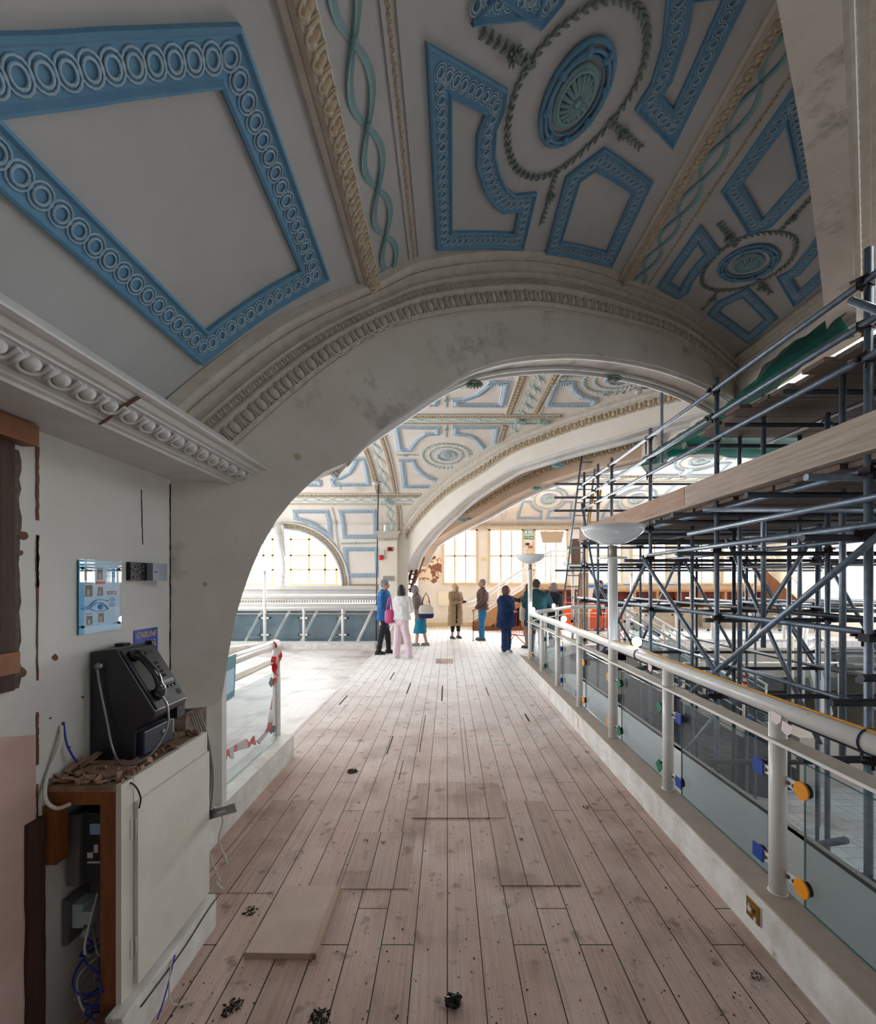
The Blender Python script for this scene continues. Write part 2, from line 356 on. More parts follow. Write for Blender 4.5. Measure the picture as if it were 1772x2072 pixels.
class Pln:
    def __init__(s,x0,y0,x1,y1):
        L=math.dist((x0,y0),(x1,y1)); s.o=(x0,y0); s.e=((x1-x0)/L,(y1-y0)/L); s.n=(s.e[1],-s.e[0])
    def __call__(s,p,q,h=0): return V(s.o[0]+s.e[0]*p+s.n[0]*h,s.o[1]+s.e[1]*p+s.n[1]*h,q)
    def inv(s,px,py):
        u,v=ray(px,py); Z=(s.o[0]*s.n[0]+s.o[1]*s.n[1])/(u*s.n[0]+s.n[1]); x,y=u*Z,Z
        return ((x-s.o[0])*s.e[0]+(y-s.o[1])*s.e[1],H+v*Z)
    def X(s,Y): return s.o[0]+(Y-s.o[1])/s.e[1]*s.e[0]
    def Y(s,X): return s.o[1]+(X-s.o[0])/s.e[0]*s.e[1]
A1=Pln(-1.46,2.268,3.7,5.5); A2=Pln(-1.1,12.0,3.7,6.0)
J1=[(380,832),(460,765),(530,712),(600,668),(680,630),(757,598),(845,558),(1000,537),(1130,546),(1245,580),(1380,640),(1490,740)]
prof=[(-1.46,2.52)]
for x,y in J1:
    p,z=A1.inv(x,y); X=A1(p,z).x
    prof.append((X,z))
print('PROF',[(round(a,2),round(b,2)) for a,b in prof])
C1=(3.95,prof[-1][1]-.12); prof.append(C1)
S1=Cyl(catmull(prof,6),'Y')
S2=Cyl(catmull([(1,4.74),(4,4.74),(6,4.72),(7.2,4.73),(8.3,4.73),(8.95,4.69),(9.74,4.57),(10.62,4.3),(11.2,4.02),(11.65,3.75),(11.92,3.5),(12,3.3)],6)+[(12,3.0),(12,1.62)],'X')
S4=Cyl(catmull([(5.6,5.7),(10,5.7),(13,5.45),(14.8,5.05),(15.8,4.6),(16.3,4.15),(16.4,3.83)],5)+[(16.4,1.0)],'X')
A3=Pln(1.0,1.15,3.75,3.95)   # diagonal arch of the near bay
# ceiling meshes
def surfgrid(Sf,plist,qfun,nq,name,m,parent=None,off=1):
    b=MB(); vs=[];fs=[]
    for p in plist:
        q0,q1=qfun(p)
        for k in range(nq+1): vs.append(Sf(p,q0+(q1-q0)*k/nq))
    top=[v+V(0,0,.02) for v in vs]
    n=nq+1
    for i in range(len(plist)-1):
        for k in range(nq): fs.append((i*n+k,i*n+k+1,(i+1)*n+k+1,(i+1)*n+k))
    b.add(vs,fs,0,True)
    o=b.build(name,m,parent)
    sd=o.modifiers.new('thick','SOLIDIFY'); sd.thickness=.04; sd.offset=off
    return o
def frange(a,b,n): return [a+(b-a)*i/n for i in range(n+1)]
smax=S1.s[-1]
def q1(p):
    X=S1.at(p)[0][0]; ymin=-3.0
    if X>0.9: ymin=max(-3.0,(X-1.0)*1.018+1.15-.05)
    return (ymin if X>1.3 else -3.0, A1.Y(min(X,3.7))+.1)
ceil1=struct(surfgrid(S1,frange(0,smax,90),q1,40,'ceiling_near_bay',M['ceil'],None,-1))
wall_arch=None
def q2(p):
    Y=S2.at(p)[0][0]
    xr=3.72
    if Y<5.5: xr=min(xr,A1.X(Y)+.35)
    if Y>6: xr=min(xr,A2.X(Y)+.05)
    return (-7,xr)
smid=[s for s,P in zip(S2.s,S2.P) if P[1]>3.29][-1]
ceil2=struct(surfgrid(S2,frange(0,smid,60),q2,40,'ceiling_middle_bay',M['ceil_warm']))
s4=[s for s,P in zip(S4.s,S4.P) if P[1]>3.8][-1]
def q4(p):
    Y=S4.at(p)[0][0]; return (A2.X(Y)-.05 if Y<12 else -1.35, 3.75 if Y<7.95 else 12.5)
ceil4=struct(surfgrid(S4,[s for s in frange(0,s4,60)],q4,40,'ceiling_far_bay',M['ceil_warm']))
# ---------------------------------------------------------------- near side wall
b=MB()
b.box(-1.62,-1.46,1.45,2.36,0,2.6); b.box(-1.62,-1.46,-3,1.45,0,1.36); b.box(-1.62,-1.46,-3,1.45,2.24,2.6); b.box(-1.62,-1.46,-3,0.55,1.36,2.24)
wall_left=struct(b.build('wall_left',M['plaster_white']))
b=MB(); b.box(-2.0,-1.62,.4,1.5,1.2,2.4); b.build('dark_recess',M['dark'],wall_left)
M['pink']=mat('pink_bare_plaster','b3938a',.85,col2='c7aaa0',ns=3,nf=.5,stain='d8d2cb',sscale=2,sthr=.6)
b=MB(); b.prism([(-.5,0),(1.52,0),(1.52,1.16),(1.38,1.2),(1.2,1.13),(.9,1.25),(-.5,1.3)],lambda a,c,t:V(-1.46+t,a,c),0,.006); b.build('pink_render',M['pink'],wall_left)
# crack and broken plaster edge
random.seed(3)
def ragged(pts,w,seg,rnd):
    L=[];R=[]
    for i in range(len(pts)-1):
        (x0,y0),(x1,y1)=pts[i],pts[i+1]
        for k in range(seg):
            t=k/seg; x=x0+(x1-x0)*t;y=y0+(y1-y0)*t; L.append((x-w/2-random.random()*rnd,y)); R.append((x+w/2+random.random()*rnd,y))
    return L+R[::-1]
M['brick_bare']=mat('bare_brown_backing','7a5540',.9,col2='4a3226',ns=20,nf=.5)
for y,z0,z1,w in ((1.53,1.92,2.2,.007),(1.53,1.35,1.9,.001),(1.53,1.68,1.88,.006),(1.53,1.05,1.25,.005),(1.53,.7,1.0,.001)):
    b=MB(); b.prism(ragged([(y,z0),(y,z1)],w,16,.004),lambda a,c,t:V(-1.46+t,a,c),-.001,.003); b.build('plaster_crack',M['brick_bare'],wall_left)
b=MB(); b.prism(ragged([(2.262,.9),(2.262,2.24)],.0005,60,.004),lambda a,c,t:V(-1.46+t,a,c),-.001,.004); b.build('plaster_crack',M['dark'],wall_left)
for (y,z,r) in ((1.60,1.42,.012),(1.72,1.24,.006),(1.66,1.06,.006),(1.74,.98,.008),(1.48,1.86,.016),(1.47,1.80,.012),(1.475,1.39,.018),(2.0,1.36,.005),(1.58,1.2,.004)):
    b=MB(); b.prism([(y+math.cos(a*PI/4)*r*random.uniform(.6,1.2),z+math.sin(a*PI/4)*r*random.uniform(.6,1.2)) for a in range(8)],lambda a,c,t:V(-1.46+t,a,c),-.001,.003); b.build('plaster_chip',M['brick_bare'],wall_left)
b=MB(); b.prism(ragged([(2.06,1.88),(2.055,2.0),(2.05,2.16)],.001,8,.003),lambda a,c,t:V(-1.46+t,a,c),-.001,.002); b.build('hairline_crack',M['dark'],wall_left)
# timber frame of the opening
fr=thing('door_frame','dark charred timber jamb with orange lintel stub in the broken wall opening','door frame',(-1.46,1.44,1.3))
def rel(o,root): o.location=tuple(-x for x in root.location); return o
b=MB(); b.box(-1.56,-1.44,1.385,1.432,1.34,2.22); b.box(-1.50,-1.445,1.335,1.385,1.36,2.2); rel(b.build('jamb',M['wood_dark'],fr),fr)
b=MB(); b.box(-1.58,-1.40,1.25,1.475,2.165,2.235); rel(b.build('lintel',M['wood'],fr),fr)
b=MB(); b.box(-1.50,-1.42,1.33,1.43,1.40,1.47); rel(b.build('packing_block',M['wood'],fr),fr)
b=MB(); b.prism(ragged([(1.45,1.34),(1.45,2.18)],.02,26,.014),lambda a,c,t:V(-1.46+t,a,c),-.02,.004); rel(b.build('ragged_plaster_edge',mat('dirty_plaster_edge','6d6056',.9,col2='3b312b',ns=40),fr),fr)
# ---------------------------------------------------------------- cornice on the side wall
def place(Sf,p,q,dp,dq,h=0):
    o=Sf(p,q,h); L=math.hypot(dp,dq); dp/=L;dq/=L; e=.004
    x=(Sf(p+dp*e,q+dq*e,h)-o).normalized(); y=(Sf(p-dq*e,q+dp*e,h)-o); y=(y-x*y.dot(x)).normalized(); z=x.cross(y)
    if (Sf(p,q,h+.01)-o).dot(z)<0: y=-y; z=-z
    m=Matrix((x,y,z)).transposed().to_4x4(); m.translation=o; return m
def egg(mb,m,w,l,mi=0,mi2=0):
    # egg in a shell with a dart to its side; w across the run (x), l the height (y)
    mb.ell((0,0,0),(w*.27,l*.40,w*.30),8,6,mi,m) if False else mb.ell(m.translation,(w*.27,l*.42,w*.22),8,6,mi,m.to_3x3())
    pts=[m@V(math.cos(a)*w*.40,math.sin(a)*l*.50-.02*l,w*.06) for a in [PI*1.05+PI*.9*i/8+ (0) for i in range(9)]]
    pts=[m@V(-w*.38,l*.45,w*.08)]+pts+[m@V(w*.38,l*.45,w*.08)]
    mb.tube(pts,w*.075,5,mi2)
    mb.tube([m@V(w*.5,l*.42,w*.1),m@V(w*.5,-l*.42,w*.14)],[w*.11,w*.04],5,mi2)
def egg_run(mb,Sf,path,spacing,size,h=0,mi=0,mi2=0,flip=False):
    d=0; nxt=spacing/2; 
    for a,c in zip(path,path[1:]):
        L=math.dist(a,c)
        while L>0 and nxt<=d+L:
            t=(nxt-d)/L; p=a[0]+(c[0]-a[0])*t;q=a[1]+(c[1]-a[1])*t
            m=place(Sf,p,q,c[0]-a[0],c[1]-a[1],h)
            if flip: m=m@Matrix.Rotation(PI,4,'Z')
            egg(mb,m,spacing,size,mi,mi2); nxt+=spacing
        d+=L
cp=[(-1.46,2.24),(-1.215,2.25),(-1.215,2.262),(-1.20,2.266),(-1.20,2.274),(-1.185,2.28),(-1.185,2.286),(-1.172,2.29),(-1.125,2.322),(-1.115,2.322),(-1.115,2.331),(-1.10,2.334),(-1.085,2.350),(-1.07,2.352),(-1.055,2.358),(-1.055,2.366),(-1.075,2.372),(-1.10,2.40),(-1.14,2.44),(-1.2,2.47),(-1.46,2.58)]
b=MB(); n=len(cp); ys=(-2.9,None)
A=[V(x,-2.9,z) for x,z in cp]; B_=[V(x,A1.Y(x)+.02,z) for x,z in cp]
b.add(A+B_,[(i,(i+1)%n,n+(i+1)%n,n+i) for i in range(n)]+[tuple(range(n))[::-1],tuple(range(n,2*n))])
cornice=struct(norm(b.build('cornice_side',M['white_mould'])))
b=MB(); Mc=lambda p,q,h=0: V(-1.172+.047*q/.057-.55*0+h*.56,p,2.29+.032*q/.057-h*.83)
egg_run(b,Mc,[(.3,.028),(2.46,.028)],.093,.058,.004)
b.build('egg_and_dart',M['white_mould'],cornice,kind='stuff')
b=MB(); b.prism(ragged([(1.50,2.25),(1.50,2.36)],.004,8,.008),lambda a,c,t:V(-1.215+(c-2.25)*1.4+t,a,c+.0),0,.006); b.build('joint_crack',M['brick_bare'],cornice)
# ---------------------------------------------------------------- arches
def pxs(Sf,L): return [Sf.inv(x,y) for x,y in L]
def resample(P,n):
    d=[0]
    for a,c in zip(P,P[1:]): d.append(d[-1]+math.dist(a,c))
    out=[];j=0
    for i in range(n+1):
        s=d[-1]*i/n
        while j<len(P)-2 and d[j+1]<s: j+=1
        t=(s-d[j])/(d[j+1]-d[j]) if d[j+1]>d[j] else 0
        out.append((P[j][0]+(P[j+1][0]-P[j][0])*t,P[j][1]+(P[j+1][1]-P[j][1])*t))
    return out
def bandstrip(mb,Sf,P0,P1,prof,n=80,mi=0):
    A=resample(catmull(P0,4),n);B=resample(catmull(P1,4),n); vs=[];fs=[];m=len(prof)
    for a,c in zip(A,B):
        for t,h in prof: vs.append(Sf(a[0]+(c[0]-a[0])*t,a[1]+(c[1]-a[1])*t,h))
    for i in range(n):
        for k in range(m-1): fs.append((i*m+k,i*m+k+1,(i+1)*m+k+1,(i+1)*m+k))
    mb.add(vs,fs,mi)
    return A,B
def mid(A,B,t): return [(a[0]+(c[0]-a[0])*t,a[1]+(c[1]-a[1])*t) for a,c in zip(A,B)]
I1=[(449,1410),(455,1375),(462,1325),(475,1255),(490,1203),(510,1148),(530,1103),(560,1052),(590,1014),(625,980),(655,955),(690,940),(705,935),(735,902),(765,873),(800,848),(850,815),(900,782),(950,752),(1000,733),(1050,723),(1100,718),(1160,716),(1220,720),(1290,731),(1350,746),(1400,764),(1440,783),(1470,800),(1492,813)]
I1p=[A1.inv(x,y) for x,y in I1]
body=[A1.inv(345,1433),A1.inv(380,1434),A1.inv(432,1428),A1.inv(443,1422)]+I1p
pr=I1p[-1][0]
top=[(pr+.1,I1p[-1][1]),(pr+.1,5.4),(1.5,5.4),(-.15,5.4),(-.15,A1.inv(345,1433)[1])]
b=MB(); b.prism(body+top,A1,0,-.38)
arch1=struct(norm(b.build('wall_near_arch',M['plaster'])))
L1=[(472,903),(600,790),(680,728),(750,684),(800,661),(910,636),(1063,622),(1151,631),(1255,652),(1365,686),(1445,738),(1488,775)]
b=MB(); aprof=[(-.25,.15),(-.05,.15),(.02,.13),(.06,.095),(.10,.105),(.13,.085),(.22,.07),(.30,.075),(.33,.095),(.36,.07),(.38,.055),(.52,.055),(.54,.07),(.58,.075),(.61,.055),(.66,.03),(.90,.03),(.92,.045),(.96,.04),(1.0,.02),(1.03,.025),(1.06,0)]
A_,B_=bandstrip(b,A1,pxs(A1,[(332,878)]+J1),pxs(A1,[(425,948)]+L1),aprof,110)
b.build('moulding',M['mould'],arch1)
b=MB(); egg_run(b,A1,mid(A_,B_,.78),.105,.10,.03); b.build('egg_and_dart',M['mould'],arch1,kind='stuff')
b=MB(); egg_run(b,A1,mid(A_,B_,.45),.045,.04,.055); b.build('leaf_enrichment',M['mould'],arch1,kind='stuff')
# rear order of the soffit
b=MB(); off=[(p,q-.015) for p,q in I1p[12:]]
b.tube([A1(p,q,-.33) for p,q in catmull(off,3)],.035,8); b.tube([A1(p,q+.0,-.26) for p,q in catmull(off,3)],.02,6); b.tube([A1(p,q+.01,-.05) for p,q in catmull(off,3)],.02,6)
b.build('soffit_moulding',M['white_mould'],arch1)
def leafboss(mb,m,w,l,n=14,mi=0):
    for i in range(n):
        a=2*PI*i/n; R=m.to_3x3()@Matrix.Rotation(a,3,'Z')@Matrix.Rotation(-.5,3,'Y')
        c=m@V(math.cos(a)*w*.32,math.sin(a)*l*.32,.18*w); mb.ell(c,(w*.22,w*.08,w*.07),6,4,mi,R)
    for i in range(6):
        a=2*PI*i/6+.3; R=m.to_3x3()@Matrix.Rotation(a,3,'Z'); mb.ell(m@V(math.cos(a)*w*.14,math.sin(a)*l*.14,.28*w),(w*.14,w*.07,w*.07),6,4,mi,R)
    mb.ell(m@V(0,0,.3*w),(w*.1,w*.1,w*.1),8,5,mi)
for x in (1000,1287):
    k=min(range(len(I1)),key=lambda i:abs(I1[i][0]-x)); p,q=I1p[k]; b=MB()
    m=Matrix.Translation(A1(p,q-.03,-.28))@frame((0,0,0),(A1.e[0],A1.e[1],0),(A1.n[0],A1.n[1],0)).to_3x3().to_4x4(); 
    z=m.to_3x3()@V(0,0,1)
    if z.z>0: m=m@Matrix.Rotation(PI,4,'X')
    leafboss(b,m,.16,.16); b.build('leaf_boss',M['garland'],arch1)
# plaster patches on the pier (round filled holes)
for x,y,r in ((602,924,.022),(551,1142,.012)):
    b=MB(); c=A1.inv(x,y) if x>560 else A1.inv(415,1182); b.lathe([(0,.003),(r*.6,.003),(r,.0)],14,0,(0,0,0),place(A1,c[0],c[1],1,0,0)); b.build('filled_hole',M['mould_brown'],arch1)
# far arch pair
I2=[(822,1158),(832,1128),(846,1104),(874,1070),(903,1043),(935,1013),(968,989),(1001,968),(1035,948),(1076,934),(1117,921),(1171,905),(1239,887),(1290,871),(1340,856),(1400,842),(1442,833)]
J2=[(806,1086),(820,1060),(848,1022),(905,965),(968,922),(1035,887),(1103,860),(1171,836),(1239,815),(1306,795),(1391,774),(1440,762)]
L2=[(818,1100),(845,1060),(873,1029),(912,996),(968,962),(1035,918),(1103,891),(1171,866),(1239,846),(1306,826),(1391,806),(1440,796)]
I2p=pxs(A2,I2)
b=MB(); e=I2p[-1][0]
b.prism([(-.25,2.0),(I2p[0][0],2.0)]+I2p+[(e+.35,I2p[-1][1]),(e+.35,5.9),(-.25,5.9)],A2,0,-.4)
arch2=struct(norm(b.build('wall_far_arch',mat('pale_far_arch_plaster','e4dfd8',.85,col2='dcd2c4',ns=1.6,nf=.5,bump=.1,bs=20))))
b=MB(); A_,B_=bandstrip(b,A2,pxs(A2,J2),pxs(A2,L2),[(-.3,.16),(0,.15),(.1,.1),(.2,.11),(.25,.07),(.45,.06),(.5,.08),(.55,.05),(.62,.03),(.95,.03),(1.0,.045),(1.05,0)],70); b.build('moulding',M['mould'],arch2)
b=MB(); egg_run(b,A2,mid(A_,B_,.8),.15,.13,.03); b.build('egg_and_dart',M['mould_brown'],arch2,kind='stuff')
b=MB(); b.tube([A2(p,q,-.02) for p,q in catmull(I2p,3)],.03,6); b.tube([A2(p,q-.02,-.3) for p,q in catmull(I2p,3)],.045,8); b.build('soffit_moulding',M['white_mould'],arch2)
A2b=Pln(A2.o[0]-A2.n[0]*1.6,A2.o[1]-A2.n[1]*1.6,A2.o[0]-A2.n[0]*1.6+A2.e[0],A2.o[1]-A2.n[1]*1.6+A2.e[1])
I2b=[(850,1146),(874,1102),(925,1070),(975,1045),(1035,1010),(1103,979),(1178,956),(1250,940),(1320,925)]
P2b=pxs(A2b,I2b); e=P2b[-1][0]
b=MB(); b.prism([(-1.6,2.6),(P2b[0][0],2.6)]+P2b+[(e+.6,P2b[-1][1]),(e+.6,5.7),(-1.6,5.7)],A2b,0.15,-.3)
M['brownish']=mat('ochre_arch_plaster','cdb8a2',.85,col2='bda48c',ns=1.6,nf=.5)
arch3=struct(norm(b.build('wall_inner_arch',M['brownish'])))
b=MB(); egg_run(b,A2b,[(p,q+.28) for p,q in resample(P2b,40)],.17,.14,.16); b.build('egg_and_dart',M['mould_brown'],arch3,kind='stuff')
b=MB(); b.tube([A2b(p,q-.02,-.25) for p,q in catmull(P2b,3)],.05,6); b.build('soffit_moulding',M['white_mould'],arch3)
for x,y in ((920,1046),(1113,931)):
    p,q=A2.inv(x,y); b=MB(); m=Matrix.Translation(A2(p,q,-.25))@Matrix.Rotation(PI,4,'X'); leafboss(b,m,.26,.26); b.build('leaf_boss',M['teal'],arch2)
for x,y in ((957,1047),(1091,985)):
    p,q=A2b.inv(x,y); b=MB(); m=Matrix.Translation(A2b(p,q,.1))@Matrix.Rotation(PI,4,'X'); leafboss(b,m,.26,.26); b.build('leaf_boss',M['teal'],arch3)
# diagonal arch band of the near bay and atrium upstands
def zc(X):
    P=S1.P
    for a,c in zip(P,P[1:]):
        if a[0]<=X<=c[0]: return a[1]+(c[1]-a[1])*(X-a[0])/(c[0]-a[0])
    return P[-1][1]
DL=math.dist((1.0,1.15),(3.75,3.95)); top3=[(p,zc(A3(p,0).x)) for p in frange(-.5,DL,30)]
b=MB(); b.prism([(p,z-.30-.35*(abs(p-DL*.5)/DL)**2) for p,z in top3]+[(DL,5.9),(-.5,5.9)],A3,0,-.2)
arch4=struct(norm(b.build('wall_diagonal_arch',M['plaster'])))
b=MB(); A_,B_=bandstrip(b,A3,top3,[(p,z-.28) for p,z in top3],aprof,60); b.build('moulding',M['mould'],arch4)
b=MB(); egg_run(b,A3,mid(A_,B_,.78),.085,.075,.03); egg_run(b,A3,mid(A_,B_,.45),.05,.04,.055); b.build('egg_and_dart',M['mould'],arch4,kind='stuff')
B3=Pln(3.7,5.5,3.7,3.9)  # beam along the atrium
b=MB(); b.box(3.66,3.95,3.85,7.95,4.03,5.95); b.box(3.66,11,7.9,8.1,4.05,5.95); beam=struct(b.build('beam_atrium',M['plaster']))
b=MB(); z0=zc(3.62)
cpf=[(0,z0+.1),(-.10,z0-.005),(-.13,z0-.02),(-.13,z0-.04),(-.09,z0-.05),(-.09,z0-.07),(-.06,z0-.085),(-.06,z0-.12),(-.03,z0-.15),(-.03,z0-.28),(0,z0-.3)]
A=[V(3.68+x,3.8,z) for x,z in cpf]; B_=[V(3.68+x,5.5,z) for x,z in cpf]; n=len(cpf); b.add(A+B_,[(i,i+1,n+i+1,n+i) for i in range(n-1)]); b.build('moulding',M['mould'],beam)
# pilaster between gallery and far arch
pil=MB(); pil.box(-1.86,-1.38,11.72,12.3,0,2.98); pilaster=struct(pil.build('pilaster',mat('cream_pilaster_paint','e9e2d4',.8,col2='ddd2c0',ns=2)))
b=MB(); b.box(-1.92,-1.32,11.66,12.2,2.98,3.03); b.box(-1.9,-1.34,11.68,12.2,2.90,2.98); b.box(-1.96,-1.28,11.62,12.2,3.03,3.08); b.build('capital',M['mould'],pilaster)
b=MB(); egg_run(b,lambda p,q,h=0:V(p,11.67-h,q),[(-1.88,2.86),(-1.36,2.86)],.08,.08,.0); b.build('capital_leaves',M['mould'],pilaster)
wallbox('wall_far_return',-1.75,-1.1,12.0,16.4,0,5.9,M['cream_wall'])
# ---------------------------------------------------------------- gallery end wall with lunette
cxl,zl,rl=-4.49,1.60,1.56
b=MB()
XS=frange(-7,-1.8,104)
for x0,x1 in zip(XS,XS[1:]):
    xm=(x0+x1)/2; z0=zl
    if abs(xm-cxl)<rl: z0=zl+math.sqrt(rl*rl-(xm-cxl)**2)
    b.box(x0,x1,12.0,12.25,z0,4.05)
wall_gal=struct(b.build('wall_gallery',mat('warm_gallery_wall','e6dfd8',.85,col2='dad0c6',ns=1.6,nf=.5,bump=.08,bs=20)))
SW=lambda p,q,h=0: V(p,12.0-h,q)
arc=[(cxl+math.cos(a)*rl,zl+math.sin(a)*rl) for a in frange(0,PI,40)]
b=MB(); b.tube([V(x,11.97,z) for x,z in arc],.045,6); b.tube([V(cxl+(x-cxl)*1.12,11.98,zl+(z-zl)*1.12) for x,z in arc],.03,6)
b.build('arch_moulding',M['white_mould'],wall_gal)
b=MB(); egg_run(b,SW,[(cxl+(x-cxl)*1.065,zl+(z-zl)*1.065) for x,z in arc],.10,.08,.02); egg_run(b,SW,[(-2.83,1.62),(-1.9,1.62)],.1,.07,.02)
b.build('arch_enrichment',M['mould_brown'],wall_gal,kind='stuff')
win=MB()
for x in [cxl-1.5+.32*i for i in (0,1,2.6,3.4,5.0,6.6,8.0,9)]: 
    if abs(x-cxl)<rl: win.box(x-.028,x+.028,12.06,12.14,zl,zl+math.sqrt(max(0,rl*rl-(x-cxl)**2)))
for z in (2.05,2.45,2.9): 
    w=math.sqrt(max(0,rl*rl-(z-zl)**2)); win.box(cxl-w,cxl+w,12.06,12.13,z-.022,z+.022)
win.box(cxl-rl,cxl+rl,12.05,12.16,zl-.02,zl+.05)
w1=struct(win.build('window_1',M['frame_cream']))
b=MB(); b.prism([(x,z) for x,z in arc],lambda a,c,t:V(a,12.11+t,c),0,.006); norm(b.build('pane',M['pane'],w1))
# scrolled plaster console in front of the lunette
b=MB()
cs=[(0,0,3.25),(0,-.1,3.2),(0,-.16,3.05),(.02,-.14,2.85),(.06,-.1,2.6),(.10,-.06,2.3),(.12,-.05,2.0),(.12,-.08,1.75),(.12,-.07,1.6)]
b.tube([V(-4.66+x,11.93+y,z) for x,y,z in catmull(cs,4)],[.16*(1-.5*min(1,i/20)) for i in range(33)],10,flat=.5)
for i in range(10):
    z=3.2-.08*i; w=.2-.012*i
    for sgn in (-1,1): b.ell((-4.65+sgn*w*.7+.01*i,11.78+.012*i,z),(.05,.03,.1),6,4)
for z in (1.62,1.74,1.86): b.ell((-4.54,11.86,z),(.1,.09,.06),8,5)
b.build('plaster_console',M['white_mould'],wall_gal)
# ledge with dentils under the lunette, sloping glazing below
b=MB(); b.box(-7,-1.86,11.75,12.2,1.5,1.6); b.box(-7,-1.86,11.85,12.2,1.36,1.5); b.box(-7,-1.86,11.8,12.2,1.27,1.31); b.box(-7,-1.86,11.85,12.2,1.2,1.27); b.box(-7,-1.86,11.8,12.2,1.07,1.10); b.box(-7,-1.86,11.6,12.2,.93,1.07); led=struct(b.build('ledge_gallery',M['plaster_white']))
b=MB(); egg_run(b,lambda p,q,h=0:V(p,11.84-h,q),[(-7,1.335),(-1.9,1.335)],.06,.05); b.build('leaf_row',M['white_mould'],led,kind='stuff')
b=MB()
for i in range(72): b.box(-7+i*.071,-7+i*.071+.04,11.78,11.86,1.13,1.2)
b.build('dentils',M['mould'],led,kind='stuff')
M['dusk']=mat('dark_blue_grey_glazing','8fa3b0',.25,col2='6a7a86',ns=2,nf=.5)
wallbox('wall_glazing_back',-7,-1.86,11.86,11.9,0.0,.95,M['dusk'])
wg=MB()
for i in range(8):
    x=-6.9+i*.75; wg.bar((x+.36,11.7,.93),(x,11.45,.1),.07,.05)
wg.box(-7,-1.86,11.40,11.5,.05,.12)
struct(wg.build('window_2',M['paint_white']))
# ---------------------------------------------------------------- far wall and windows
k=.01885*16.4/16.4
wx=[(-.13,1.10),(1.62,2.85),(3.34,4.53),(5.35,6.6),(7.05,8.3),(8.85,10.1),(10.5,11.7)]
b=MB(); b.box(-1.3,12.5,16.4,16.6,0,1.70); b.box(-1.3,12.5,16.4,16.6,3.68,3.9); x=-1.3
for a,c in wx: b.box(x,a,16.4,16.6,1.7,3.68); x=c
b.box(x,12.5,16.4,16.6,1.7,3.68)
wall_far=struct(b.build('wall_far',M['cream_wall']))
b=MB(); b.box(-1.3,12.5,16.25,16.42,3.78,3.84); b.box(-1.3,12.5,16.3,16.42,3.72,3.78); b.build('picture_rail',M['mould'],wall_far)
b=MB(); b.box(-1.3,4.3,16.37,16.4,0,.16); struct(b.build('baseboard_far',M['frame_cream']))
b=MB(); egg_run(b,lambda p,q,h=0:V(p,16.24-h,q),[(-1,3.87),(12,3.87)],.12,.08); b.build('bead_row',M['mould_brown'],wall_far,kind='stuff')
for i,(a,c) in enumerate(wx):
    f=MB(); y0,y1=16.36,16.44
    for x in (a-.06,c-.02): f.box(x,x+.08,y0,y1,1.62,3.72)
    for z in (1.60,3.66): f.box(a-.08,c+.08,y0-(.04 if z<2 else 0),y1,z,z+.07)
    for t in (1/3,2/3): f.box(a+(c-a)*t-.028,a+(c-a)*t+.028,16.38,16.44,1.66,3.7)
    f.box(a,c,16.38,16.44,2.67,2.73)
    w=struct(f.build('window_%d'%(i+3),M['frame_cream']))
    g=MB(); g.box(a,c,16.445,16.45,1.66,3.7); g.build('pane',M['pane'],w)
# peeling plaster on the far wall
pl=bpy.data.materials.new('peeling_plaster'); pl.use_nodes=True; nt=pl.node_tree; N=nt.nodes; L_=nt.links; bs=N['Principled BSDF']; bs.inputs['Roughness'].default_value=.9
tc=N.new('ShaderNodeTexCoord'); n1=N.new('ShaderNodeTexNoise'); n1.inputs['Scale'].default_value=2.6; n1.inputs['Detail'].default_value=7; n1.inputs['Roughness'].default_value=.7; L_.new(tc.outputs['Object'],n1.inputs['Vector'])
r=N.new('ShaderNodeValToRGB'); r.color_ramp.elements[0].position=.47; r.color_ramp.elements[1].position=.5; r.color_ramp.elements[0].color=lin('8a5c48'); r.color_ramp.elements[1].color=lin('eadac0'); L_.new(n1.outputs['Fac'],r.inputs['Fac']); L_.new(r.outputs['Color'],bs.inputs['Base Color'])
random.seed(11); b=MB(); pp=[]
for a in range(20):
    t=2*PI*a/20; rr=random.uniform(.75,1.1); pp.append((-.72+math.cos(t)*.55*rr,2.25+math.sin(t)*.58*rr))
b.prism(pp,lambda a,c,t:V(a,16.395-t,c),0,.01); norm(b.build('peeled_patch',pl,wall_far))
# ---------------------------------------------------------------- ceiling ornament
def inset(P,w):
    n=len(P); area_=sum(P[i][0]*P[(i+1)%n][1]-P[(i+1)%n][0]*P[i][1] for i in range(n)); sg=1 if area_>0 else -1
    out=[]
    for i in range(n):
        a,c,d=P[i-1],P[i],P[(i+1)%n]
        e1=(c[0]-a[0],c[1]-a[1]);e2=(d[0]-c[0],d[1]-c[1]); l1=math.hypot(*e1) or 1e-9;l2=math.hypot(*e2) or 1e-9
        n1=(-e1[1]/l1*sg,e1[0]/l1*sg);n2=(-e2[1]/l2*sg,e2[0]/l2*sg); bx,by=n1[0]+n2[0],n1[1]+n2[1]; bl=bx*bx+by*by
        k=2/bl if bl>.25 else 2/.25
        out.append((c[0]+bx*w*k/1,c[1]+by*w*k/1) if k<5 else (c[0]+n1[0]*w,c[1]+n1[1]*w))
    return out
def subdiv(P,Q,step):
    A=[];B=[];n=len(P)
    for i in range(n):
        j=(i+1)%n; m=max(1,int(math.dist(P[i],P[j])/step))
        for k in range(m):
            t=k/m; A.append((P[i][0]+(P[j][0]-P[i][0])*t,P[i][1]+(P[j][1]-P[i][1])*t)); B.append((Q[i][0]+(Q[j][0]-Q[i][0])*t,Q[i][1]+(Q[j][1]-Q[i][1])*t))
    return A,B
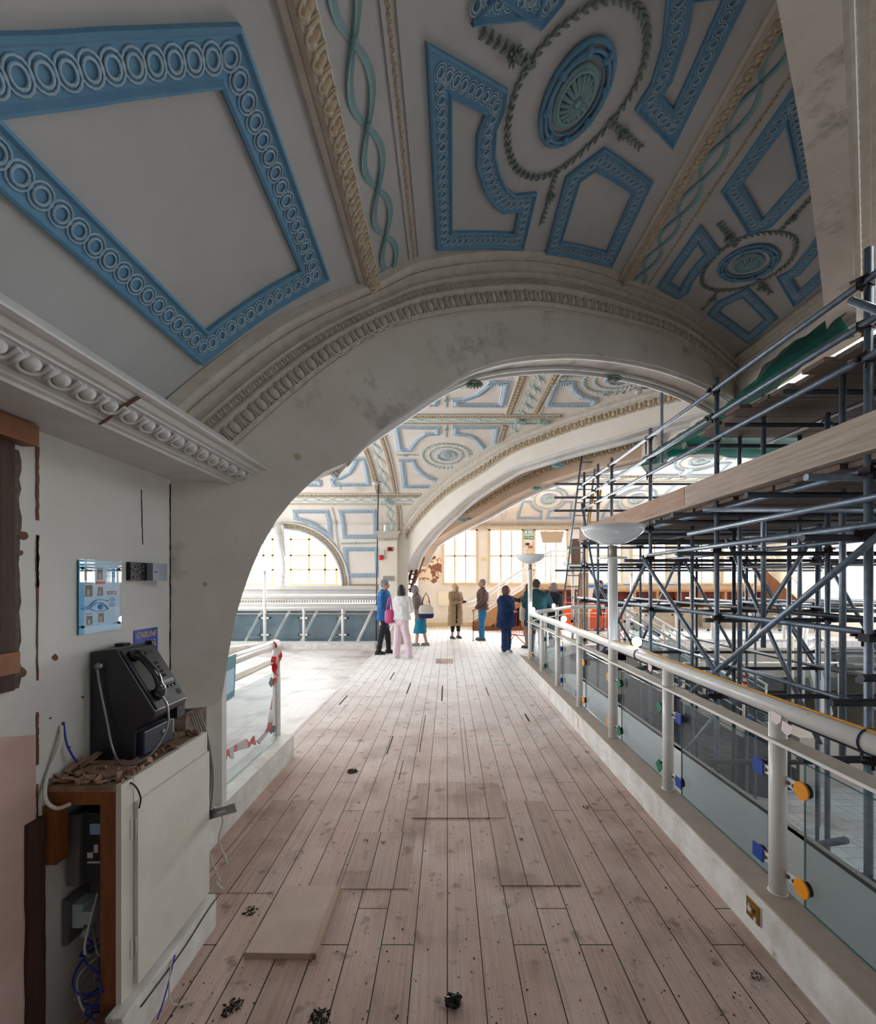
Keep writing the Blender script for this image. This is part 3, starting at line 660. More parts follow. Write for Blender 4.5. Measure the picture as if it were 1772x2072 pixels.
RING=[(math.cos(2*PI*k/14),math.sin(2*PI*k/14)) for k in range(14)]
def ring(mb,Sf,p,q,dx,dy,a,c,r,h,mi,n=5):
    L=math.hypot(dx,dy) or 1; dx/=L;dy/=L
    mb.tube([Sf(p+(x*a)*dx-(y*c)*dy,q+(x*a)*dy+(y*c)*dx,h) for x,y in RING],r,n,mi,closed=True)
def panel(Sf,poly,w,parent,blue,light,style='ring',name='blue_border',hs=1.0):
    Q=inset(poly,w); A,B=subdiv(poly,Q,.12); b=MB(); n=len(A)
    pf=[(0,0),(.0,.020),(.08,.026),(.16,.012),(.24,.010),(.76,.010),(.84,.012),(.92,.026),(1,.020),(1,0)]; m=len(pf); vs=[];fs=[]
    for a,c in zip(A,B):
        for t,h in pf: vs.append(Sf(a[0]+(c[0]-a[0])*t,a[1]+(c[1]-a[1])*t,h*hs))
    for i in range(n):
        j=(i+1)%n
        for k in range(m-1): fs.append((i*m+k,i*m+k+1,j*m+k+1,j*m+k))
    b.add(vs,fs,0)
    Cn=[((a[0]+c[0])/2,(a[1]+c[1])/2) for a,c in zip(A,B)]; Cn.append(Cn[0])
    sp=w*.44 if style=='ring' else w*.30
    R=resample(Cn,max(4,int(sum(math.dist(x,y) for x,y in zip(Cn,Cn[1:]))/sp)))
    for i in range(len(R)-1):
        x,y=R[i];x2,y2=R[i+1];dx,dy=x2-x,y2-y
        if style=='ring':
            ring(b,Sf,x,y,dx,dy,w*.15,w*.17,w*.035,.014*hs,1,4)
            ring(b,Sf,x,y,dx,dy,w*.24,w*.27,w*.03,.012*hs,1,4)
        else:
            L=math.hypot(dx,dy); dx/=L;dy/=L
            b.tube([Sf(x-dy*w*.36-dx*w*.12,y+dx*w*.36-dy*w*.12,.02*hs),Sf(x+dy*w*.36+dx*w*.12,y-dx*w*.36+dy*w*.12,.02*hs)],w*.10,5,1)
    return b.build(name,[blue,light],parent)
def sprig(mb,Sf,path,spacing,size,h=.012,mi=0):
    R=resample(path,max(2,int(sum(math.dist(x,y) for x,y in zip(path,path[1:]))/spacing)))
    for i in range(len(R)-1):
        m=place(Sf,R[i][0],R[i][1],R[i+1][0]-R[i][0],R[i+1][1]-R[i][1],h)
        for sg in (-1,1):
            q=m.to_3x3()@Matrix.Rotation(sg*.55,3,'Z'); mb.ell(m@V(size*.2,sg*size*.25,0),(size*.5,size*.17,size*.16),6,4,mi,q)
        mb.ell(m@V(0,0,0),(size*.35,size*.16,size*.16),6,4,mi,m.to_3x3())
def spray(Sf,path,size,parent,mt,name='leaf_spray'):
    b=MB(); sprig(b,Sf,path,size*.55,size*.6); R=resample(path,8); k=R[3]
    m=place(Sf,k[0],k[1],R[4][0]-k[0],R[4][1]-k[1],.01); leafboss(b,m,size*1.1,size*1.1,9); return b.build(name,mt,parent)
def garland(Sf,path,size,parent,mt,name='garland',mi=0):
    b=MB(); sprig(b,Sf,path,size*1.05,size); b.tube([Sf(p,q,.006) for p,q in resample(path,60)],size*.1,4); return b.build(name,mt,parent)
def loop(Sf,c,rp,rq,n=48,rot=0): return [(c[0]+rp*math.cos(t),c[1]+rq*math.sin(t)) for t in frange(rot,rot+2*PI,n)]
def rosette(Sf,c,ro,ri,parent,blue,teal,axes=(1,1)):
    b=MB()
    for r,t,h in ((ro,.10,.015),(ro*.88,.07,.03),(ro*.76,.06,.015)):
        b.tube([Sf(*x,h*ro/.25) for x in loop(Sf,c,r*axes[0],r*axes[1])][:-1],ro*t*.6,6,0,closed=True)
    for k in range(8):
        a=2*PI*k/8; p,q=c[0]+ro*.88*axes[0]*math.cos(a),c[1]+ro*.88*axes[1]*math.sin(a); m=place(Sf,p,q,-math.sin(a)*axes[0],math.cos(a)*axes[1],.03*ro/.25); b.ell(m.translation,(ro*.1,ro*.13,ro*.08),6,4,0,m.to_3x3())
    o=b.build('rosette_ring',blue,parent)
    b=MB()
    for r,t,h in ((ri,.10,.01),(ri*.9,.08,.02)): b.tube([Sf(*x,h) for x in loop(Sf,c,r*axes[0],r*axes[1])][:-1],ri*t,6,0,closed=True)
    for k in range(18):
        a=2*PI*k/18; b.tube([Sf(c[0]+ri*f*axes[0]*math.cos(a),c[1]+ri*f*axes[1]*math.sin(a),h*ri/.12) for f,h in ((.12,.03),(.4,.04),(.72,.02),(.84,.0))],[ri*.04,ri*.07,ri*.11,ri*.07],6)
    b.tube([Sf(c[0],c[1],0),Sf(c[0],c[1],.05*ri/.12)],[ri*.2,ri*.12],8); b.build('fluted_patera',teal,o); return o
def ribbon(Sf,a,c,n,amp,parent,mt,w=.03,name='ribbon_guilloche',taper=None):
    L=math.dist(a,c); dx,dy=(c[0]-a[0])/L,(c[1]-a[1])/L; b=MB(); m=n*12
    for sg in (-1,1):
        vs=[];fs=[]
        for i in range(m+1):
            t=i/m; s=sg*amp*math.sin(PI*n*t); ds=sg*amp*math.cos(PI*n*t)*PI*n/L; l=math.hypot(1,ds); nx,ny=-ds/l,1/l
            ww=w*(.55+.6*abs(math.sin(PI*n*t))); hh=.012+.006*sg*math.cos(PI*n*t)
            for f,h in ((-.5,0),(-.5,hh),(0,hh*.6),(.5,hh),(.5,0)):
                u=L*t+nx*ww*f; v=s+ny*ww*f; vs.append(Sf(a[0]+dx*u-dy*v,a[1]+dy*u+dx*v,h))
        for i in range(m):
            for k in range(4): fs.append((i*5+k,i*5+k+1,(i+1)*5+k+1,(i+1)*5+k))
        b.add(vs,fs,0)
    for i in range(n+1):
        m_=place(Sf,a[0]+dx*L*i/n,a[1]+dy*L*i/n,dx,dy,.015); b.ell(m_.translation,(w*.6,w*.55,w*.4),8,5,0,m_.to_3x3()); 
    return b.build(name,mt,parent)
def strip(Sf,p0,p1,q0,q1,prof,parent,mt,n=60,along='q',name='rib_moulding'):
    b=MB(); vs=[];fs=[];m=len(prof)
    for i in range(n+1):
        t=i/n
        for f,h in prof:
            vs.append(Sf(p0+(p1-p0)*f,q0+(q1-q0)*t,h) if along=='q' else Sf(p0+(p1-p0)*t,q0+(q1-q0)*f,h))
    for i in range(n):
        for k in range(m-1): fs.append((i*m+k,i*m+k+1,(i+1)*m+k+1,(i+1)*m+k))
    b.add(vs,fs,0); return b.build(name,mt,parent)
def P1(L): return [S1.inv(*x) for x in L]
W=.125
# big side panel
a_=S1.inv(481,44); c_=S1.inv(664,562); d_=S1.inv(404,737)
panel(S1,[a_,c_,d_,S1.inv(0,390),S1.inv(-200,214),S1.inv(-200,70),S1.inv(100,60),S1.inv(300,50)],.145,ceil1,M['blue'],M['blue_light'])
near=[[(859,81),(1026,178),(1019,219),(1003,258),(1000,307),(1011,351),(1025,378),(1041,391),(1085,387),(1058,502),(881,504)],
 [(1222,296),(1320,367),(1237,539),(1102,511),(1143,356)],
 [(1350,-60),(1346,0),(1338,90),(1316,165),(1283,219),(1360,298),(1505,0),(1545,-90)],
 [(970,-40),(1019,2),(1091,57),(1137,2),(1160,-50)],
 [(1625,145),(1659,351),(1562,455),(1513,472),(1458,387)]]
for L in near: panel(S1,P1(L),W,ceil1,M['blue'],M['blue_light'])
for L in [[(1417,452),(1455,505),(1425,535),(1402,568),(1393,590),(1370,603),(1329,579)],[(1672,451),(1684,549),(1606,619),(1571,559),(1600,545),(1628,510)],[(1513,580),(1573,642),(1513,694),(1431,634),(1450,610)]]:
    panel(S1,P1(L),.10,ceil1,M['blue'],M['blue_light'])
c0=S1.inv(1162,193)
rosette(S1,c0,.235,.135,ceil1,M['blue'],M['teal'],(.85,1.05))
g=[(1240,-8),(1290,12),(1308,60),(1303,120),(1283,175),(1240,240),(1190,292),(1140,335),(1090,356),(1048,342),(1027,300),(1026,248),(1040,185),(1070,125),(1110,75),(1150,38),(1195,8)]
G=P1(g); garland(S1,catmull(G+[G[0]],4),.045,ceil1,M['garland'])
for L,s in (([(1078,128),(1040,105),(1000,78),(965,55)],.085),([(1232,242),(1262,268),(1300,300)],.075),([(1122,352),(1110,400),(1093,455)],.07)):
    spray(S1,P1(L),s,ceil1,M['garland'])
c1=S1.inv(1513,531); rosette(S1,c1,.235,.12,ceil1,M['blue'],M['teal'],(1,.92))
G=P1([(1570,468),(1606,478),(1608,508),(1585,540),(1540,568),(1490,584),(1445,585),(1421,572),(1424,545),(1450,512),(1495,482),(1535,470)]); garland(S1,catmull(G+[G[0]],4),.045,ceil1,M['garland'])
for L,s in (([(1488,495),(1472,470),(1453,445)],.09),([(1575,468),(1610,430),(1655,382)],.07),([(1532,565),(1545,580),(1563,595)],.09),([(1455,585),(1440,605),(1418,628)],.07)):
    spray(S1,P1(L),s,ceil1,M['garland'])
# ribs of the near bay: run along the vault
def pcol(px,py): return S1.inv(px,py)[0]
def yA1(p): return A1.Y(S1.at(p)[0][0])-.02
RP=[(0,0),(0,.02),(.12,.035),(.2,.02),(.3,.05),(.5,.06),(.7,.05),(.8,.02),(.88,.035),(1,.02),(1,0)]
pa=pcol(590,120); pb=pcol(640,100)
strip(S1,pa,pb+.035,-2.8,yA1(pb)-.08,RP,ceil1,M['mould'],50)
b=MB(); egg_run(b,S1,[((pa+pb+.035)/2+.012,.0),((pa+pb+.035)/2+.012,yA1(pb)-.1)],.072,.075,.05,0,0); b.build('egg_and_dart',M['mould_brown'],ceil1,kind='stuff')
r0=S1.inv(718,75); r1=S1.inv(791,550); dq=(r1[1]-r0[1])/4
# (crossing points measured on the vault: one loop per pitch)
ribbon(S1,(r0[0],r0[1]-6*dq),(r1[0],r1[1]),10,.060,ceil1,M['teal'],.032)
pd=pcol(790,60); 
b=MB(); egg_run(b,S1,[(pd,.0),(pd,yA1(pd)-.12)],.045,.020,-.002); b.build('bead_row',M['mould_brown'],ceil1,kind='stuff')
strip(S1,pd+.03,pd+.05,-2.8,yA1(pd)-.1,[(0,0),(0,.010),(1,.010),(1,0)],ceil1,M['ceil'],50)
strip(S1,pd-.04,pd-.03,-2.8,yA1(pd)-.1,[(0,0),(0,.010),(1,.010),(1,0)],ceil1,M['ceil'],50)
r0=S1.inv(1623,27); r1=S1.inv(1277,592)
ribbon(S1,r0,r1,7,.062,ceil1,M['teal'],.030); 
b=MB(); leafboss(b,place(S1,r0[0],r0[1]-.03,0,1,.01),.13,.13); b.build('leaf_boss',M['teal'],ceil1)
b=MB(); leafboss(b,place(S1,r1[0],r1[1]+.03,0,1,.01),.13,.16); b.build('leaf_boss',M['garland'],ceil1)
pe=pcol(1560,30); pf_=pcol(1597,25)
ye=lambda p:(S1.at(p)[0][0]-1.0)*1.018+1.15
strip(S1,pe-.035,pf_+.01,ye(pe),yA1(pe)-.1,RP,ceil1,M['mould'],50)
b=MB(); egg_run(b,S1,[((pe+pf_-.025)/2,ye(pe)),((pe+pf_-.025)/2,yA1(pe)-.1)],.07,.06,.05); b.build('egg_and_dart',M['mould_brown'],ceil1,kind='stuff')
pg=pcol(1660,60)
b=MB(); egg_run(b,S1,[(pg,ye(pg)),(pg,yA1(pg)-.12)],.045,.02,.0); b.build('bead_row',M['mould_brown'],ceil1,kind='stuff')
# ---------------------------------------------------------------- middle bay
def P2(L): return [S2.inv(*x) for x in L]
for L in [[(794,861),(891,862),(891,879),(866,880),(850,890),(838,905),(835,913),(804,912)],
 [(915,861),(1012,861),(1006,901),(975,914),(967,901),(954,887),(938,881),(914,879)],
 [(806,928),(839,928),(845,942),(857,955),(870,963),(885,968),(884,987),(814,987)],
 [(915,806),(936,804),(961,795),(979,781),(989,770),(1034,770),(1022,822),(915,821)],
 [(1118,770),(1164,770),(1168,785),(1184,799),(1212,806),(1206,821),(1098,821)],
 [(1134,735),(1195,737),(1178,755),(1129,757)],[(836,806),(860,802),(888,805),(888,820),(816,820)],
 [(667,967),(686,964),(703,954),(712,938),(716,926),(741,925),(751,983),(670,984)],
 [(590,955),(620,958),(636,966),(651,972),(652,984),(600,984)],
 [(1000,735),(1042,734),(1040,757),(985,757)],
 [(591,1031),(664,1031),(673,1092),(657,1082),(629,1062),(594,1051)],
 [(683,1031),(760,1030),(764,1091),(693,1091)],[(693,1107),(766,1107),(768,1169),(699,1169)]]:
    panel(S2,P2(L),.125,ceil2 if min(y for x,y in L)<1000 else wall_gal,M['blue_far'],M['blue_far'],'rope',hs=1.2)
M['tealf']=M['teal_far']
def ros2(px,py,R,par=ceil2,Sf=S2,inv=None):
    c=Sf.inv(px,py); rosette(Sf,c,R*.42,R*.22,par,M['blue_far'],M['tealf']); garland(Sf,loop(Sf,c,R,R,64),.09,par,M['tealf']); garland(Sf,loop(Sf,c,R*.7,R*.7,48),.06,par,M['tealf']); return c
ros2(903,921,.54); ros2(1258,763,.54); ros2(903,752,.54)
for L in ([(903,856),(903,885)],[(803,920),(848,920)],[(955,920),(974,920)],[(903,797),(903,824)],[(903,957),(903,964)],[(968,764),(1042,762)],[(1120,762),(1180,762)],[(1228,792),(1224,803)],[(684,975),(690,992)]):
    spray(S2,P2(L),.10,ceil2,M['tealf'])
for L in ([(672,1028),(680,1075),(686,1110)],[(690,1100),(766,1099)]): spray(S2,P2(L),.09,wall_gal,M['tealf'])
def Yof(s): return S2.at(s)[0][0]
sB=S2.inv(785,1011)[0]; sA=S2.inv(1052,849)[0]
def xlim(s,mx=9): 
    Y=Yof(s); return min(mx,A2.X(Y)-.05 if Y>6 else 3.6, A1.X(Y)+.3 if Y<5.5 else 99)
xB=S2.inv(785,1011)[1]; xA=S2.inv(1052,849)[1]
ribbon(S2,(sB,xB),(sB,xB-4.8),13,.085,ceil2,M['tealf'],.05); ribbon(S2,(sB,xB),(sB,xlim(sB)-.05),3,.085,ceil2,M['tealf'],.05)
ribbon(S2,(sA,xA),(sA,xA-5.5),15,.075,ceil2,M['tealf'],.045); ribbon(S2,(sA,xA),(sA,xlim(sA)-.3),4,.075,ceil2,M['tealf'],.045)
ribbon(S2,(sB,xB),(sA,xB),6,.085,ceil2,M['tealf'],.05); ribbon(S2,(sB,xB),(S2.inv(790,1078)[0],xB),3,.085,wall_gal,M['tealf'],.05)
ribbon(S2,(sA,xA),(S2.inv(1088,742)[0],xA),6,.085,ceil2,M['tealf'],.05); ribbon(S2,(sA,xA),(S2.inv(1041,893)[0],xA),2,.085,ceil2,M['tealf'],.05)
for p,q in ((sB,xB),(sA,xA),(sA,xlim(sA)-.25),(S2.inv(1041,896)[0],xA)):
    b=MB(); leafboss(b,place(S2,p,q,1,0,.02),.22,.22); b.build('leaf_boss',M['tealf'],ceil2)
# moulded ribs of the middle bay
RQ=[(0,0),(0,.03),(.2,.05),(.35,.02),(.5,.03),(1,.03),(1,0)]
for s,o in ((sB,-.17),(sA,-.19)):
    x1=xlim(s); b=MB(); egg_run(b,S2,[(s+o,-6.5),(s+o,x1)],.11,.10,.02); b.build('egg_and_dart',M['mould_brown'],ceil2,kind='stuff')
    strip(S2,s+o-.09,s+o-.05,-6.8,x1,[(0,0),(0,.03),(1,.03),(1,0)],ceil2,M['mould'],40); strip(S2,s+.15,s+.19,-6.8,x1,[(0,0),(0,.03),(1,.03),(1,0)],ceil2,M['mould'],40)
def vr(x,s0,s1,dx,par):
    f=lambda p,q,h=0:S2(q,p,h)
    b=MB(); egg_run(b,f,[(x+dx,s0),(x+dx,s1)],.11,.09,.02); b.build('egg_and_dart',M['mould_brown'],par,kind='stuff')
    b=MB()
    for d in (dx+(.07 if dx>0 else -.07),):
        R=frange(s0,s1,30); b.tube([S2(s,x+d,.01) for s in R],.025,6)
    b.build('rib_moulding',M['mould'],par)
vr(xB,sA+.2,sB-.25,.22,ceil2); vr(xB,sA+.2,sB-.25,-.2,ceil2); vr(xA,S2.inv(1088,742)[0],sA-.3,-.24,ceil2); vr(xA,S2.inv(1088,742)[0],sA-.3,.22,ceil2); vr(xA,sA+.25,S2.inv(1041,900)[0],-.22,ceil2)
vr(xB,sB+.2,S2.inv(790,1078)[0],.22,wall_gal)
# ---------------------------------------------------------------- far bay cells
def cell(cx,s0,s1,w):
    sc=(s0+s1)/2; hs_=(s1-s0)/2; g=.07; R=hs_*.62
    for sx in (-1,1):
        for sy in (-1,1):
            pts=[(sc+sy*hs_,cx+sx*g),(sc+sy*hs_,cx+sx*w),(sc+sy*g,cx+sx*w*.86),(sc+sy*g,cx+sx*R)]
            arcp=[(sc+sy*R*math.sin(t),cx+sx*R*math.cos(t)) for t in frange(.18,PI/2-.18,5)]
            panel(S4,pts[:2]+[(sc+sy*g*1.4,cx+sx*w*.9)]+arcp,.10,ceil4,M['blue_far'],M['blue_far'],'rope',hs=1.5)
    rosette(S4,(sc,cx),R*.5,R*.27,ceil4,M['blue_far'],M['tealf']); garland(S4,loop(S4,(sc,cx),R*.85,R*.85,50),.08,ceil4,M['tealf'])
s_hi=S4.inv(1115,978)[0]; s_lo=S4.inv(1115,1050)[0]
for cx_ in (.55,3.67,6.85,10.0):
    cell(cx_,s_hi,s_lo,1.05)
    ribbon(S4,(s_lo,cx_+1.57),(s_hi-.1,cx_+1.57),4,.1,ceil4,M['tealf'],.05)
sr=s_hi-.3
ribbon(S4,(sr,-.2),(sr,12),24,.09,ceil4,M['tealf'],.05)
strip(S4,sr+.15,sr+.19,-.5,12.4,[(0,0),(0,.03),(1,.03),(1,0)],ceil4,M['mould'],30,)
b=MB(); egg_run(b,S4,[(sr-.16,-.5),(sr-.16,12.4)],.13,.1,.02); b.build('egg_and_dart',M['mould_brown'],ceil4,kind='stuff')
for cx_ in (4.6,7.75,10.9): cell(cx_,s_hi-.5-(s_lo-s_hi)*1.1,s_hi-.5,1.15)
# ---------------------------------------------------------------- kerbs
b=MB(); b.prism([(1.475,-2.5),(1.61,-2.5),(1.61,8.5),(1.475,8.86)],xy,0,.205); kerb=struct(norm(b.build('trim_1',M['kerb'])))
b=MB(); b.prism([(1.48,-2.5),(1.64,-2.5),(1.64,8.5),(1.48,8.82)],xy,.205,.212); norm(b.build('kerb_top',M['kerbtop'],kerb))
b=MB(); b.prism([(1.475,8.86),(1.61,8.5),(2.98,10.25),(4.3,10.25),(4.3,10.4),(2.9,10.4)],xy,0,.2); struct(norm(b.build('trim_2',M['kerb'])))
b=MB(); b.box(-1.72,-1.5,2.45,4.2,0,.205); k2=struct(b.build('trim_3',M['kerb'])); b=MB(); b.box(-1.73,-1.495,2.45,4.21,.205,.215); b.build('kerb_top',M['kerb'],k2)
b=MB(); b.box(-7,-1.86,10.95,11.3,0,.15); b.tube([(-7,8.2,.12),(-5.5,9.2,.12),(-4.6,10.3,.12),(-4.4,10.9,.12)],.12,8); struct(b.build('trim_4',M['kerb']))
b=MB(); b.box(5.2,11,12.36,12.5,0,.06); struct(b.build('trim_5',M['kerb']))
# ---------------------------------------------------------------- balustrades
plates={}
def plate(shape):
    # local: plate normal along -x, centre at origin, run along y
    b=MB(); f=lambda r0,r1,n,ro: b.prism([(math.cos(2*PI*k/n+ro)*r0,math.sin(2*PI*k/n+ro)*r0) for k in range(n)],lambda a,c,t:V(t,a,c),-.012,-.004)
    {'y':lambda:f(.040,0,24,0),'b':lambda:f(.050,0,4,PI/4),'g':lambda:f(.050,0,4,0)}[shape]()
    return norm(b_build(b,shape))
def b_build(b,shape):
    me=bpy.data.meshes.new('clamp_plate'); me.from_pydata(b.v,[],b.f); me.materials.append({'y':M['tyellow'],'b':M['tblue'],'g':M['tgreen']}[shape]); o=bpy.data.objects.new('clamp_plate',me); return o
def clamp_mesh(sgn):
    b=MB(); b.box(-.006,.004,sgn*.03,sgn*.125,-.021,.021)
    for y in (.055,.088): b.lathe([(0,.0),(.009,0),(.009,.007),(.0,.008)],10,1,(0,0,0),Matrix.Translation((-.006,sgn*y,0))@Matrix.Rotation(-PI/2,4,'Y'))
    b.lathe([(0,0),(.032,0),(.032,.02),(0,.02)],14,2,(0,0,0),Matrix.Translation((-.004,sgn*.135,0))@Matrix.Rotation(PI/2,4,'Y'))
    return b
CL={}
def add_clamp(root,x,y,z,sgn,shape,rot=0,P=None):
    if (sgn,'m') not in CL:
        mb=clamp_mesh(sgn); me=bpy.data.meshes.new('clamp'); me.from_pydata(mb.v,[],mb.f)
        for m in (M['paint_white'],M['bolt'],M['black']): me.materials.append(m)
        me.polygons.foreach_set('material_index',mb.m); CL[(sgn,'m')]=me
    if shape not in CL:
        o=plate(shape); CL[shape]=o.data
    c=bpy.data.objects.new('clamp',CL[(sgn,'m')]); COL.objects.link(c); c.parent=root; c.location=(x,y,z); c.rotation_euler=(0,0,rot)
    p=bpy.data.objects.new('clamp_plate',CL[shape]); COL.objects.link(p); p.parent=c; p.location=(-.004,sgn*.135,0)
    p['label']={'y':'round yellow clamp plate','b':'square blue clamp plate','g':'green diamond clamp plate'}[shape]
def balustrade(name,label,x0,y0,x1,y1,posts,cols,z0=.2,rail_r=.043,post_r=.037,zt=1.10,glass_mat=None,group=None,lamps=(),clamps=True,ext0=0,ext1=0,gl=(.22,.87),gside=1):
    L=math.dist((x0,y0),(x1,y1)); root=thing(name,label,'railing',(x0,y0,0),0,group)
    # local frame: run along +Y local
    root.rotation_euler=(0,0,math.atan2(-(x1-x0),(y1-y0)))
    b=MB(); b.tube([(0,-ext0,zt),(0,L+ext1,zt)],rail_r,14); b.build('handrail',M['paint_white'],root)
    b=MB(); b.box(-.05,.05,-ext0,L+ext1,zt-.155,zt-.145); mr=b.build('mid_rail',M['mid'],root); b=MB(); b.box(-.054,-.050,-ext0,L+ext1,zt-.160,zt-.1455); b.build('rail_edge',M['paint_white'],mr)
    for p in posts:
        if len(posts)==9 and abs(p-4.13)<.01 or len(posts)==9 and p>8: continue
        b=MB(); top=zt-.02; b.tube([(0,p,z0),(0,p,top)],post_r,16); b.lathe([(post_r*1.25,0),(post_r*1.25,.01),(post_r,.014)],16,0,(0,p,z0)); b.build('post',M['paint_white'],root)
    gx=.035*gside
    for i,(a,c) in enumerate(zip(posts,posts[1:])):
        b=MB(); y0_,y1_=a+.11,c-.11; b.box(gx,gx+.010,y0_,y1_,gl[0],gl[1]); 
        for k in range(6): b.m[k]=0 if k in (4,5) else 1
        b.build('glass_panel',[glass_mat or M['glass'],M['glassedge']],root)
    if clamps:
        for i,p in enumerate(posts):
            n,f=cols[i]
            for z in (.32,.76):
                if n: add_clamp(root,gx-.02,p,z,-1,n)
                if f: add_clamp(root,gx-.02,p,z,1,f)
    return root
M['mid']=mat('chipped_mid_rail','c9c1b4',.6,col2='b0a494',ns=10,nf=.5,stain='4a2c20',sscale=14,sthr=.66)
PY=[.01,1.04,2.07,3.10,4.13,5.17,6.2,7.23,8.27]
bal=balustrade('balustrade','long white tubular balustrade with glass panels along the open floor well','',0,0,0,1,[],[]) if False else \
 balustrade('balustrade','long white tubular balustrade with glass panels above the floor well, peeling handrail nearest the lens',1.59,0,1.59,8.27,PY,[('b','g'),('g','b'),('y','b'),('b','g'),('g','y'),('y','b'),('b','g'),('g','y'),('y',None)],ext0=.8)
# end post of the balustrade
b=MB(); b.tube([(0,8.27,0),(0,8.27,1.1)],.03,10); 
d1=math.dist((1.59,8.27),(2.95,10.35))
balustrade('balustrade','short angled white balustrade turning the corner beside the grey bobbed woman',1.62,8.33,2.95,10.35,[.76,1.5],[(None,None)]*2,ext1=.02,ext0=.02)
balustrade('balustrade','white balustrade run in front of the orange barrier',2.95,10.35,4.2,10.35,[.18,1.18],[('y','y'),('y','b')],gside=1)
# raking stair rails
for (yy,xa,za,xb,zb,lab) in ((10.35,4.2,1.1,8.0,-1.35,'white sloping stair balustrade descending from the corner of the well'),(12.1,5.0,1.2,9.0,-1.2,'white sloping stair balustrade against the far well edge')):
    r=thing('stair_railing',lab,'railing',(xa,yy,0))
    b=MB(); b.tube([(0,0,za),(xb-xa,0,zb)],.036,10); b.build('handrail',M['paint_white'],r)
    for d in (.16,.62,.85): b=MB(); b.tube([(0,0,za-d),(xb-xa,0,zb-d)],.018,6); b.build('lower_rail',M['paint_white'],r)
    for t in (0.02,.27,.52,.77,.99):
        x=(xb-xa)*t; z=za+(zb-za)*t; b=MB(); b.tube([(x,0,z-1.0),(x,0,z)],.033,10); b.build('post',M['paint_white'],r)
        if t<.9:
            g=MB(); x2=x+(xb-xa)*.22; z2=z+(zb-za)*.22; g.prism([(x+.1,z-.95),(x2,z2-.9),(x2,z2-.3),(x+.1,z-.3)],lambda a,c,t:V(a,t,c),-.04,-.03); norm(g.build('glass_panel',M['glass'],r))
            for dz in (-.35,-.75):
                p=bpy.data.objects.new('clamp_plate',CL['b' if yy<11 else 'g']); COL.objects.link(p); p.parent=r; p.location=(x+.13,-.06,z+dz); p.rotation_euler=(0,0,PI/2)
# steps down into the well
b=MB()
for k in range(14): b.box(4.35+k*.28,4.63+k*.28,10.42,12.05,-.17*(k+1)-.05,-.17*(k+1))
b.prism([(4.3,-.05),(8.4,-2.5),(8.4,-2.8),(4.3,-.4)],lambda a,c,t:V(a,t,c),10.36,10.42); struct(norm(b.build('floor_steps',M['fascia'])))
M['conc']=mat('grey_concrete_steps','77787a',.8,col2='606265',ns=4,nf=.5)
M['nose']=mat('pale_step_nosing','9a9c9e',.7)
b=MB(); n_=MB()
for k in range(12): b.box(10.9,12.5,12.34-.28*(k+1),12.34-.28*k,-.17*(k+1)-.3,-.17*(k+1)); n_.box(10.9,12.5,12.335-.28*(k+1),12.36-.28*(k+1),-.17*(k+1)-.0,-.17*(k+1)+.012)
st=struct(b.build('floor_stair_flight',M['conc'])); n_.build('step_nosing',M['nose'],st,kind='stuff')
# far balustrade beyond the well
PF=[.1+1.03*i for i in range(6)]
FB=balustrade('balustrade','distant white balustrade with clear glass on the far edge of the well',5.5,12.42,10.8,12.42,PF,[('g','y'),('y','g'),('b','g'),('g','b'),('b','y'),('y',None)],z0=.05,zt=1.07,gside=1)
# lower flight balustrade inside the well
r=thing('lower_balustrade','white balustrade with pale glass on the level below, behind the scaffold','railing',(6.2,11.3,0))
b=MB(); b.tube([(0,0,-.42),(4.2,0,-.42)],.025,8); b.build('handrail',M['paint_white'],r)
b=MB(); b.tube([(2.75,-.1,-1.6),(2.75,-.1,.3)],.06,12); b.build('post',mat('yellowed_white_post','d8d4b8',.5,col2='c8c09c',ns=3),r)
for x in (0,4.1): b=MB(); b.tube([(x,0,-2.0),(x,0,-.42)],.035,8); b.build('post',M['paint_white'],r)
for x in (.1,1.45,2.9): b=MB(); b.box(x,x+1.2,-.01,0,-1.15,-.6); b.build('glass_panel',M['glass'],r)
r=thing('newel_post','white sloping newel at the top of the grey stair','post',(9.9,11.8,0))
b=MB(); b.tube([(0,0,1.05),(-.15,0,-.4),(-.35,-.2,-1.6)],.06,10); b.box(-.95,0,-.03,.03,1.02,1.08); b.box(-.95,0,-.02,.02,.75,.78); b.build('newel',M['paint_white'],r)
b=MB(); b.prism([(.1,.0),(.6,-1.9),(.3,-2.1),(-.15,-.2)],lambda a,c,t:V(a,t,c),-.1,.0); norm(b.build('stringer_panel',M['paint_white'],r))
